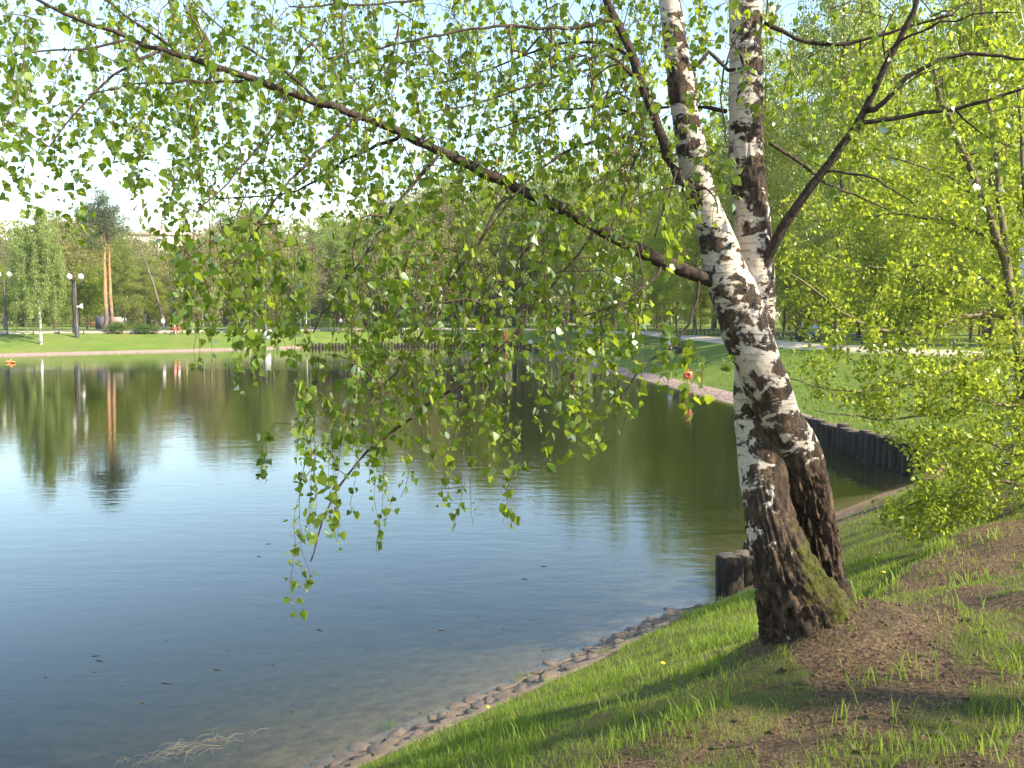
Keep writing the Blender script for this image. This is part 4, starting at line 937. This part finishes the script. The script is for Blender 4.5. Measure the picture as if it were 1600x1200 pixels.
# soil crumbs
rc = np.random.default_rng(66); pc_ = np.column_stack([rc.uniform(-1, 6.5, 60000), rc.uniform(2.3, 9, 60000)]); dc_ = sdist(pc_)
kc = (rc.random(60000) < .75*sstep(.3, .75, bareness(pc_, dc_))) & inview(pc_) & (dc_ > 1.0); pc_ = pc_[kc][:9000]; zc_ = terrain(pc_); nc_ = len(pc_)
oc = np.array([(1, 0, 0), (0, 1, 0), (-1, 0, 0), (0, -1, 0), (0, 0, 1), (0, 0, -1)], float); of = np.array([(0, 1, 4), (1, 2, 4), (2, 3, 4), (3, 0, 4), (1, 0, 5), (2, 1, 5), (3, 2, 5), (0, 3, 5)])
sc3 = (.003+.012*rc.random(nc_)**3)[:, None, None]*rc.uniform(.5, 1.2, (nc_, 6, 3)); aa = rc.uniform(0, 6.28, nc_)
vc_ = oc[None]*sc3; vc_ = np.stack([vc_[..., 0]*np.cos(aa)[:, None]-vc_[..., 1]*np.sin(aa)[:, None], vc_[..., 0]*np.sin(aa)[:, None]+vc_[..., 1]*np.cos(aa)[:, None], vc_[..., 2]*.8], -1)+np.column_stack([pc_, zc_+.003])[:, None]
M['crumb'] = simple('crumb', (.12, .072, .042), .95, .6, 60)
obj('soil_crumbs', mk_mesh('soil_crumbs', vc_.reshape(-1, 3), (np.arange(nc_)[:, None, None]*6+of[None]).reshape(-1, 3)), M['crumb'], kind='stuff', label='loose soil crumbs on the worn ground right of the birch', cat='soil')
# small tufts in the paving joints
for k, (x, y, s_) in enumerate(((820, 1062, 1.0), (607, 1137, .7), (945, 1022, .5), (1210, 930, .6))):
    gp_ = None
    Yg = 9.0
    for _ in range(12):
        q = P(x, y, Yg); zz = tz(q[0], q[1]); r_ = ray(x, y); Yg = (zz-EYE[2])/r_[2]*r_[1]
    q = P(x, y, Yg); g = Geo(); r = np.random.default_rng(500+k); n = 110
    bp = q[:2]+r.normal(0, .075*s_, (n, 2)); hh_ = r.uniform(.05, .13, n)*s_**.5
    V = []; 
    for j in range(n):
        a = r.uniform(0, 6.28); wv = np.array([math.cos(a), math.sin(a), 0])*.003; b = np.array([bp[j, 0], bp[j, 1], tz(*bp[j])-.01]); le = r.normal(0, .35, 2)*hh_[j]
        V += [b-wv, b+wv, b+np.array([le[0], le[1], hh_[j]])]
    obj('grass_tuft', mk_mesh('grass_tuft', np.array(V)-[q[0], q[1], 0], np.arange(3*n).reshape(-1, 3), None, {'rnd': np.repeat(r.random(n)*.5, 3)}), M['grass_blade'], loc=(q[0], q[1], 0), kind='stuff', label='tuft of grass growing from the paving joints at the water edge', cat='grass', group='tufts in the shore paving')

def on_ground(x, y, Y0=6.0):
    Yg = Y0
    for _ in range(30):
        q = P(x, y, Yg); zz = tz(q[0], q[1]); r_ = ray(x, y); Yg = .5*Yg+.5*(zz-EYE[2])/r_[2]*r_[1]
    return P(x, y, Yg)
# dandelions, dock leaves, dry leaves on the near bank
M['yellow'] = simple('yellow', (.75, .52, .02), .7, .15, 60); M['stalk'] = simple('stalk', (.10, .20, .04), .7)
fl = Geo(); fl.lathe([(0, .0), (.016, .004), (.02, .010), (.012, .016), (0, .017)], n=12); flm = fl.mesh('flower', True); flm.materials.append(M['yellow'])
stm = Geo().tube([(0, 0, -.08), (.004, 0, -.04), (0, 0, .002)], .0022, 5).mesh('stalk'); stm.materials.append(M['stalk'])
for x, y in ((1380, 906), (762, 1118), (1035, 1052)):
    q = on_ground(x, y); o = obj('dandelion', None, label='yellow dandelion in the grass of the near bank', cat='flower', group='dandelions on the near bank', loc=(q[0], q[1], q[2]+.065))
    obj('flower', flm, parent=o); obj('stalk', stm, parent=o)
M['dry_leaf'] = leaf_mat('dry_leaf', (.07, .04, .02), (.17, .105, .055), (.14, .08, .03), .25, .05, .3)
r = np.random.default_rng(8)
V, t, rn = leaves(np.zeros((1, 3)), np.array([1.0]), r, 0, 'birch')
dl = []
for k in range(5):
    T, tt, rn = leaves(np.zeros((1, 3)), np.array([1.0]), np.random.default_rng(800+k), 0, 'birch')
    T = T-T.mean(0); _, _, W_ = np.linalg.svd(T); T = T@W_.T; mm_ = mk_mesh('dry_leaf', T, tt, None, {'rnd': rn}, True); mm_.materials.append(M['dry_leaf']); dl.append(mm_)
for k in range(46):
    x, y = r.uniform(1000, 1590), r.uniform(960, 1190); q = on_ground(x, y, 4.5); o = obj('dry_leaf', dl[k % 5], label='withered brown leaf lying on the near bank', cat='leaf', group='withered leaves on the near bank', loc=(q[0], q[1], q[2]+.02))
    s_ = r.uniform(.03, .055); o.scale = (s_,)*3; o.rotation_euler = (r.uniform(-.5, .5), r.uniform(-.5, .5), r.uniform(0, 6))
# floating bits on the pond
for k, (x, y) in enumerate(((405, 870), (150, 1025), (155, 1033), (340, 1047), (500, 985), (260, 1068), (420, 850), (820, 905), (850, 885), (690, 985))):
    r_ = ray(x, y); Y = -EYE[2]/r_[2]*r_[1]; q = P(x, y, Y); o = obj('floating_twig', Geo().tube([(-.045, 0, .003), (0, .01, .006), (.05, -.008, .003)], [.003, .0045, .002], 6).mesh('floating_twig'), M['bark_dark'], label='small dark twig floating on the open pond', cat='twig', group='twigs floating on the pond', loc=(q[0], q[1], 0), rz=r.uniform(-.5, .5))
for k in range(34):
    x, y = r.uniform(20, 950), r.uniform(950, 1150)
    r_ = ray(x, y); Y = -EYE[2]/r_[2]*r_[1]; q = P(x, y, Y)
    if sdist(q[None, :2])[0] > -.15: continue
    o = obj('floating_leaf', dl[k % 5], label='pale withered leaf floating on the pond', cat='leaf', group='leaves floating on the pond', loc=(q[0], q[1], .004)); s_ = r.uniform(.02, .045); o.scale = (s_, s_, s_*.3); o.rotation_euler.z = r.uniform(0, 6)
g = Geo(); M['straw'] = simple('straw', (.26, .16, .07), .8, .3)
for k in range(70):
    x, y = r.normal(300, 55), 0; y = 1158-(x-300)*.22+r.normal(0, 7)
    r_ = ray(x, y); q = P(x, y, -EYE[2]/r_[2]*r_[1]); a = r.normal(.6, .7); l = r.uniform(.03, .12); dxy = np.array([math.cos(a), math.sin(a), 0])*l
    g.tube([q+[0, 0, -.06]-dxy, q+[0, 0, -.025], q+[0, 0, -.05]+dxy], .0026, 4, cap=False)
obj('drifted_straw', g.mesh('drifted_straw'), M['straw'], kind='stuff', label='wet straw drifting just below the surface near the shore', cat='straw')

# ------------------------------------------------------------------ lamps, rails, benches, boards
M['iron'] = simple('iron', (.045, .045, .05), .5, .2, 20); M['globe'] = simple('globe', (.86, .86, .84), .35, .03)
M['white'] = simple('white', (.80, .80, .78), .6, .06); M['greyp'] = simple('greyp', (.40, .42, .46), .6, .1); M['wood_red'] = simple('wood_red', (.23, .10, .06), .7, .3)
M['slate'] = simple('slate', (.07, .065, .085), .6, .2); M['brick'] = simple('brick', (.28, .19, .16), .8, .25, 4); M['rust'] = simple('rust', (.42, .12, .05), .6, .2); M['buoy'] = simple('buoy', (.45, .06, .035), .5, .1)
def lamp(px, base, Y, label, horn=False, three=False):
    q = P(px, base, Y); o = obj('street_lamp', None, label=label, cat='lamp', group='twin-globe lamps along the far path', loc=(q[0], q[1], tz(q[0], q[1])))
    obj('pole', Geo().lathe([(.24, 0), (.24, 1.2), (.20, 1.35), (.10, 1.5), (.085, 3.5), (.07, 6.2), (.0, 6.25)], n=12).mesh('pole', True), M['iron'], parent=o)
    for s in (-1, 1):
        obj('arm', Geo().tube([(0, 0, 5.7), (s*.35, 0, 5.75), (s*.62, 0, 6.1), (s*.64, 0, 6.4)], .045, 6).mesh('arm'), M['iron'], parent=o)
        z0 = 6.75; th = np.linspace(-1.4, 1.57, 9)
        obj('globe', Geo().lathe([(.30*math.cos(a), z0+.33*math.sin(a)) for a in th], (s*.64, 0, 0), 14).mesh('globe', True), M['globe'], parent=o)
    if horn: obj('loudspeaker', Geo().lathe([(.06, 0), (.10, .25), (.32, .62), (.30, .60)], (0, 0, 0), 12).mesh('loudspeaker', True), M['white'], parent=o, loc=(.1, -.1, 3.4)).rotation_euler = (0, 1.45, .3)
lamp(120, 516, 103, 'tall twin-globe lamp with a white horn loudspeaker beside the forked tree', True)
lamp(9, 515, 114, 'tall twin-globe lamp beyond the weeping birch')
lamp(415, 515, 118, 'tall twin-globe lamp beside the white cabinet')
def railing(pts, label, h=.45, step=2.0):
    c = resample(pts, step); o = obj('low_railing', None, label=label, cat='railing')
    pm = Geo().box((0, 0, h/2), (.09, .09, h+.1)).mesh('post'); pm.materials.append(M['iron'])
    z = flat(c)
    for q, zz in zip(c, z): obj('post', pm, parent=o, loc=(q[0], q[1], zz))
    cc = np.column_stack([c, z])
    obj('rail', Geo().tube(cc+[0, 0, h], .035, 5).mesh('rail'), M['iron'], parent=o)
    obj('rail', Geo().tube(cc+[0, 0, h*.45], .028, 5).mesh('rail'), M['iron'], parent=o)
n2 = normals2(PATH)
pin = PATH-n2*1.9; pout = PATH+n2*1.9
def side(p, sgn): return p
d_in, d_out = sdist(pin).mean(), sdist(pout).mean()
land = pin if d_in > d_out else pout
watr = pout if d_in > d_out else pin
sel = (PATH[:, 1] > 24) & (PATH[:, 0] > 5) & (PATH[:, 1] < 108)
railing(land[sel], 'low dark railing along the wood side of the right-hand path', .5, 1.9)
selL = (PATH[:, 0] < -18)
railing(watr[selL], 'low thin railing along the far path above the sunny bank', .55, 2.6)
def bench(x, y, rz, label, colr='wood_red'):
    o = obj('park_bench', None, label=label, cat='bench', loc=(x, y, tz(x, y)+.02), rz=rz)
    for k in range(3): obj('seat_slat', Geo().box((0, -.15+k*.15, .45), (1.8, .12, .04)).mesh('seat_slat'), M[colr], parent=o)
    for k in range(2): obj('back_slat', Geo().box((0, .28+k*.03, .66+k*.17), (1.8, .035, .12)).mesh('back_slat'), M[colr], parent=o)
    for s in (-1, 1): obj('leg', Geo().box((s*.75, 0, .21), (.07, .5, .42)).box((s*.75, .27, .62), (.06, .05, .42)).mesh('leg'), M['iron'], parent=o)
    return o
def face(x, y): return math.atan2(-(0-x)*0-1, 0)
q = P(1040, 522, 66); B1 = (q[0]+.6, q[1]); bench(*B1, -1.25, 'brown bench with a resting pair on the right-hand path')
q = P(1228, 522, 58); B2 = (q[0]+1.4, q[1]); bench(*B2, -1.1, 'brown bench with two sitters half hidden by the birch trunk')
q = P(145, 508, 119); bench(q[0], q[1], .2, 'brown bench on the lawn beside the dark slab stand')
q = P(158, 511, 112); o = obj('notice_stand', None, label='dark slab stand with a brown wing wall below the pine', cat='stand', loc=(q[0], q[1], tz(q[0], q[1])))
obj('slab', Geo().box((0, 0, .85), (1.25, .35, 1.7)).mesh('slab'), M['slate'], parent=o); obj('wing_wall', Geo().box((1.55, .1, 1.1), (1.75, .25, 1.0)).mesh('wing_wall'), M['brick'], parent=o)
obj('foot', Geo().box((1.4, .1, .3), (.2, .2, .6)).box((2.2, .1, .3), (.2, .2, .6)).mesh('foot'), M['slate'], parent=o)
q = P(417, 515, 116); o = obj('utility_cabinet', None, label='white and grey utility cabinet at the edge of the far path', cat='cabinet', loc=(q[0], q[1], tz(q[0], q[1])), rz=.5)
obj('body', Geo().box((0, 0, .53), (.75, .55, 1.06)).mesh('body'), M['greyp'], parent=o); obj('door', Geo().box((.02, -.285, .55), (.66, .03, .92)).mesh('door'), M['white'], parent=o); obj('lid', Geo().box((0, 0, 1.09), (.84, .62, .06)).mesh('lid'), M['white'], parent=o)
q = P(558, 514, 132); o = obj('notice_board', None, label='upright white notice board behind the far path', cat='sign', loc=(q[0], q[1], TOP))
obj('panel', Geo().box((0, 0, 1.25), (.72, .05, 1.3)).mesh('panel'), M['white'], parent=o)
for s in (-1, 1): obj('post', Geo().box((s*.39, 0, .95), (.06, .07, 1.9)).mesh('post'), M['iron'], parent=o)
q = P(1075, 551, 46); o = obj('lifebuoy_post', None, label='rust-red post with a small red lifebuoy board on the shaded bank', cat='post', loc=(q[0], q[1], tz(q[0], q[1])))
obj('post', Geo().tube([(0, 0, -.2), (0, 0, .6), (0, 0, 1.35)], .04, 8).mesh('post'), M['rust'], parent=o); obj('board', Geo().box((0, -.05, 1.05), (.42, .03, .36)).mesh('board'), M['rust'], parent=o)
th = np.arange(25)*2*math.pi/24
obj('ring', Geo().tube([(.12*math.cos(a), -.09, 1.05+.12*math.sin(a)) for a in th], .028, 7, cap=False).mesh('ring', True), M['buoy'], parent=o)

# ------------------------------------------------------------------ apartment house far behind the trees
M['panel'] = simple('panel', (.66, .58, .52), .8, .06, .5); M['panel2'] = simple('panel2', (.50, .36, .30), .8, .08, .5); M['glass'] = simple('glass', (.05, .06, .08), .12, .2)
hx, hy = -103.0, 262.0
hb = obj('apartment_house', None, label='pale apartment house with rows of windows far behind the trees', cat='building', loc=(hx, hy, TOP), rz=.12)
W_, D_, H_ = 30., 12., 24.
obj('wall', Geo().box((0, 0, H_/2), (W_, D_, H_)).mesh('wall'), M['panel'], parent=hb)
obj('roof', Geo().box((0, 0, H_+.4), (W_+.6, D_+.6, .8)).box((4, 0, H_+1.8), (5, 4, 2)).mesh('roof'), M['panel2'], parent=hb)
wm = Geo().box((0, 0, 0), (1.5, .16, 1.5)).mesh('window'); wm.materials.append(M['white']); pm_ = Geo().box((-.34, -.06, 0), (.58, .1, 1.3)).box((.34, -.06, 0), (.58, .1, 1.3)).mesh('pane'); pm_.materials.append(M['glass'])
bmsh = Geo().box((0, 0, 0), (3.2, 1.0, 1.0)).mesh('balcony'); bmsh.materials.append(M['panel2'])
for fl_ in range(8):
    for cx_ in range(9):
        x_ = -13+cx_*3.25; z_ = 2.0+fl_*2.85
        if cx_ % 3 == 1: obj('balcony', bmsh, parent=hb, loc=(x_, -D_/2-.5, z_-.7))
        w_ = obj('window', wm, parent=hb, loc=(x_, -D_/2-.03, z_)); obj('pane', pm_, parent=w_)

# ------------------------------------------------------------------ people
M['skin'] = simple('skin', (.55, .33, .23), .6, .08); 
def cloth(name, c): M[name] = simple(name, c, .85, .15, 25); return M[name]
for nm, c in (('c_white', (.78, .78, .80)), ('c_pink', (.72, .42, .42)), ('c_red', (.62, .07, .05)), ('c_jean', (.06, .085, .16)), ('c_dark', (.025, .025, .03)), ('c_orange', (.80, .17, .03)), ('c_blue', (.22, .32, .62)), ('c_grey', (.25, .25, .27)), ('hair_dark', (.03, .02, .015)), ('hair_fair', (.30, .18, .08)), ('c_brown', (.16, .08, .06)), ('c_yellow', (.75, .55, .08))): cloth(nm, c)
def skin_obj(name, verts, edges, rad, mat, parent):
    me = bpy.data.meshes.new(name); me.from_pydata(verts, edges, []); me.materials.append(mat)
    o = obj(name, me, parent=parent); md = o.modifiers.new('skin', 'SKIN'); md.use_smooth_shade = True
    for i, s in enumerate(me.skin_vertices[0].data): s.radius = (rad[i][0], rad[i][1]) if hasattr(rad[i], '__len__') else (rad[i], rad[i]); s.use_root = (i == 0)
    o.modifiers.new('sub', 'SUBSURF').render_levels = 1; o.modifiers['sub'].levels = 1
    return o
def person(x, y, rz, label, top, bottom, hair, pose='walk', h=1.7, z=None, skirt=False, group=None):
    s = h/1.7
    o = obj('person', None, label=label, cat='person', group=group, loc=(x, y, tz(x, y)+.04 if z is None else z), rz=rz); o.scale = (s,)*3
    if pose == 'sit': hz, kn, an, tl = .52, [(-.1, -.42, .50), (.1, -.42, .50)], [(-.1, -.44, .08), (.12, -.50, .08)], 0
    else:
        st = .22 if pose == 'walk' else .03
        hz, kn, an = .92, [(-.09, -st*.8, .50), (.09, st*.35, .50)], [(-.09, -st*1.1+.02, .07), (.09, st*1.3, .09)]
    toe = [(a[0]*1.1, a[1]-.15, a[2]-.035) for a in an]
    el = [(-.27, .03, hz+.24), (.27, .0, hz+.24)]; wr = [(-.25, -.16 if pose == 'sit' else -.10, hz+.06 if pose != 'sit' else hz+.1), (.25, -.16 if pose == 'sit' else .06, hz+.04 if pose != 'sit' else hz+.1)]
    V = [(0, 0, hz), (0, .01, hz+.22), (0, .01, hz+.46), (0, 0, hz+.56), (0, -.015, hz+.64), (0, -.02, hz+.74), (0, -.02, hz+.80)]
    rd = [(.15, .11), (.125, .10), (.15, .10), .055, .075, .092, .06]; E = [(0, 1), (1, 2), (2, 3), (3, 4), (4, 5), (5, 6)]
    for k, sg in enumerate((-1, 1)):
        b = len(V); V += [(sg*.09, 0, hz-.06), kn[k], an[k], toe[k]]; rd += [.085, .055, .04, .035]; E += [(0, b), (b, b+1), (b+1, b+2), (b+2, b+3)]
        b = len(V); wv = np.array(wr[k]); ev = np.array(el[k]); hd = wv+(wv-ev)*.35; V += [(sg*.19, .01, hz+.45), el[k], wr[k], tuple(hd)]; rd += [.055, .042, .032, .036]; E += [(2, b), (b, b+1), (b+1, b+2), (b+2, b+3)]
    skin_obj('body', V, E, rd, M['skin'], o)
    V = [(0, 0, hz-.02), (0, .01, hz+.22), (0, .01, hz+.46), (0, 0, hz+.52)]; rd = [(.175, .135), (.15, .125), (.175, .125), .075]; E = [(0, 1), (1, 2), (2, 3)]
    for k, sg in enumerate((-1, 1)):
        b = len(V); V += [(sg*.19, .01, hz+.45), el[k], tuple(np.array(el[k])*.3+np.array(wr[k])*.7)]; rd += [.075, .060, .05]; E += [(2, b), (b, b+1), (b+1, b+2)]
    skin_obj('jacket', V, E, rd, M[top], o)
    if skirt:
        obj('skirt', Geo().lathe([(.17, hz+.06), (.20, hz-.1), (.27, hz-.45), (.0, hz-.45)], n=14).mesh('skirt', True), M[bottom], parent=o)
    else:
        V = [(0, 0, hz+.04)]; rd = [(.17, .13)]; E = []
        for k, sg in enumerate((-1, 1)):
            b = len(V); V += [(sg*.095, 0, hz-.07), kn[k], (an[k][0], an[k][1], an[k][2]+.02)]; rd += [.105, .075, .06]; E += [(0, b), (b, b+1), (b+1, b+2)]
        skin_obj('trousers', V, E, rd, M[bottom], o)
    ha = np.linspace(0, 1.75, 6)
    obj('hair', Geo().lathe([(.108*math.sin(a), hz+.735+.115*math.cos(a)) for a in ha], (0, .018, 0), 12).mesh('hair', True), M[hair], parent=o)
    return o
def at_path(px, Y): return (px-800)/F*Y, Y
pw = lambda px, row: (lambda q: (q[0], q[1]))(P(px, row, (EYE[2]-TOP-.05)/max(1e-3, -ray(px, row)[2])*ray(px, row)[1]))
def walker(px, Y, *a, **k): x, y = at_path(px, Y); return person(x, y, *a, **k)
walker(196, 118, .3, 'person dressed all in white standing beside the round bush', 'c_white', 'c_white', 'hair_dark', 'stand', 1.7)
walker(256, 114, 1.3, 'person in white top and dark trousers walking on the far lawn path', 'c_white', 'c_jean', 'hair_dark', 'walk', 1.75)
walker(273, 112, 1.5, 'person in pink top and red skirt walking with a companion', 'c_pink', 'c_red', 'hair_fair', 'walk', 1.65, skirt=True)
walker(279.5, 113, 1.5, 'person in white top and red trousers beside the red-skirted walker', 'c_white', 'c_red', 'hair_dark', 'walk', 1.75)
walker(291, 115, -1.2, 'child in a yellow top on the far path', 'c_yellow', 'c_grey', 'hair_dark', 'walk', 1.35)
walker(533, 128, 1.0, 'person in white jacket walking past the white notice board', 'c_white', 'c_dark', 'hair_dark', 'walk', 1.7)
walker(538.5, 129, 1.0, 'person in brown jacket and jeans walking past the white notice board', 'c_brown', 'c_jean', 'hair_dark', 'walk', 1.75)
walker(791, 118, .2, 'person in a bright orange jacket standing on the far bank', 'c_orange', 'c_orange', 'hair_dark', 'stand', 1.75)
walker(829, 112, .8, 'person in white top crouched by the end of the pond', 'c_white', 'c_dark', 'hair_dark', 'sit', 1.7)
def sitter(B, off, rz, *a, **k):
    c, s = math.cos(rz), math.sin(rz); return person(B[0]+off*c, B[1]+off*s, rz, *a, pose='sit', z=tz(*B), **k)
sitter(B1, -.45, -1.25, 'person in white shirt sitting on the bench by the railing', 'c_white', 'c_jean', 'hair_dark')
sitter(B1, .4, -1.25, 'person in dark jacket sitting on the bench by the railing', 'c_dark', 'c_dark', 'hair_dark')
sitter(B2, -.5, -1.1, 'person in dark jacket sitting just right of the birch trunk', 'c_dark', 'c_dark', 'hair_dark')
sitter(B2, .5, -1.1, 'person in pale blue top sitting on the half hidden bench', 'c_blue', 'c_jean', 'hair_fair')

# ------------------------------------------------------------------ ducks
M['duck'] = simple('duck', (.75, .24, .06), .7, .2, 30); M['duck_head'] = simple('duck_head', (.70, .50, .28), .7, .1); M['duck_beak'] = simple('duck_beak', (.04, .03, .03), .5)
for k, (px, py) in enumerate(((13.5, 567), (20, 567.5))):
    r_ = ray(px, py); q = P(px, py, -EYE[2]/r_[2]*r_[1]); o = obj('duck', None, label='rusty orange duck swimming near the far paved shore', cat='duck', group='pair of orange ducks', loc=(q[0], q[1], .0), rz=(.3, 2.8)[k])
    skin_obj('body', [(-.28, 0, .12), (-.16, 0, .09), (0, 0, .08), (.14, 0, .09), (.2, 0, .18), (.22, 0, .27), (.26, 0, .30)], [(i, i+1) for i in range(6)], [.02, .09, .12, .09, .045, .05, .035], M['duck'], o)
    obj('beak', Geo().tube([(.28, 0, .30), (.34, 0, .285), (.37, 0, .28)], [.02, .016, .006], 6).mesh('beak'), M['duck_beak'], parent=o)

# ------------------------------------------------------------------ thin spring haze over the pond
m = NT('haze'); pv = m.n('ShaderNodeVolumePrincipled'); pv.inputs['Color'].default_value = (.97, .97, .95, 1); pv.inputs['Density'].default_value = .0002; pv.inputs['Anisotropy'].default_value = .2
mh = m.done(None, pv.outputs[0])
obj('haze', Geo().box((0, 250, 22), (2400, 2400, 49)).mesh('haze'), mh, kind='stuff', label='thin pale haze over the pond and woods', cat='haze')
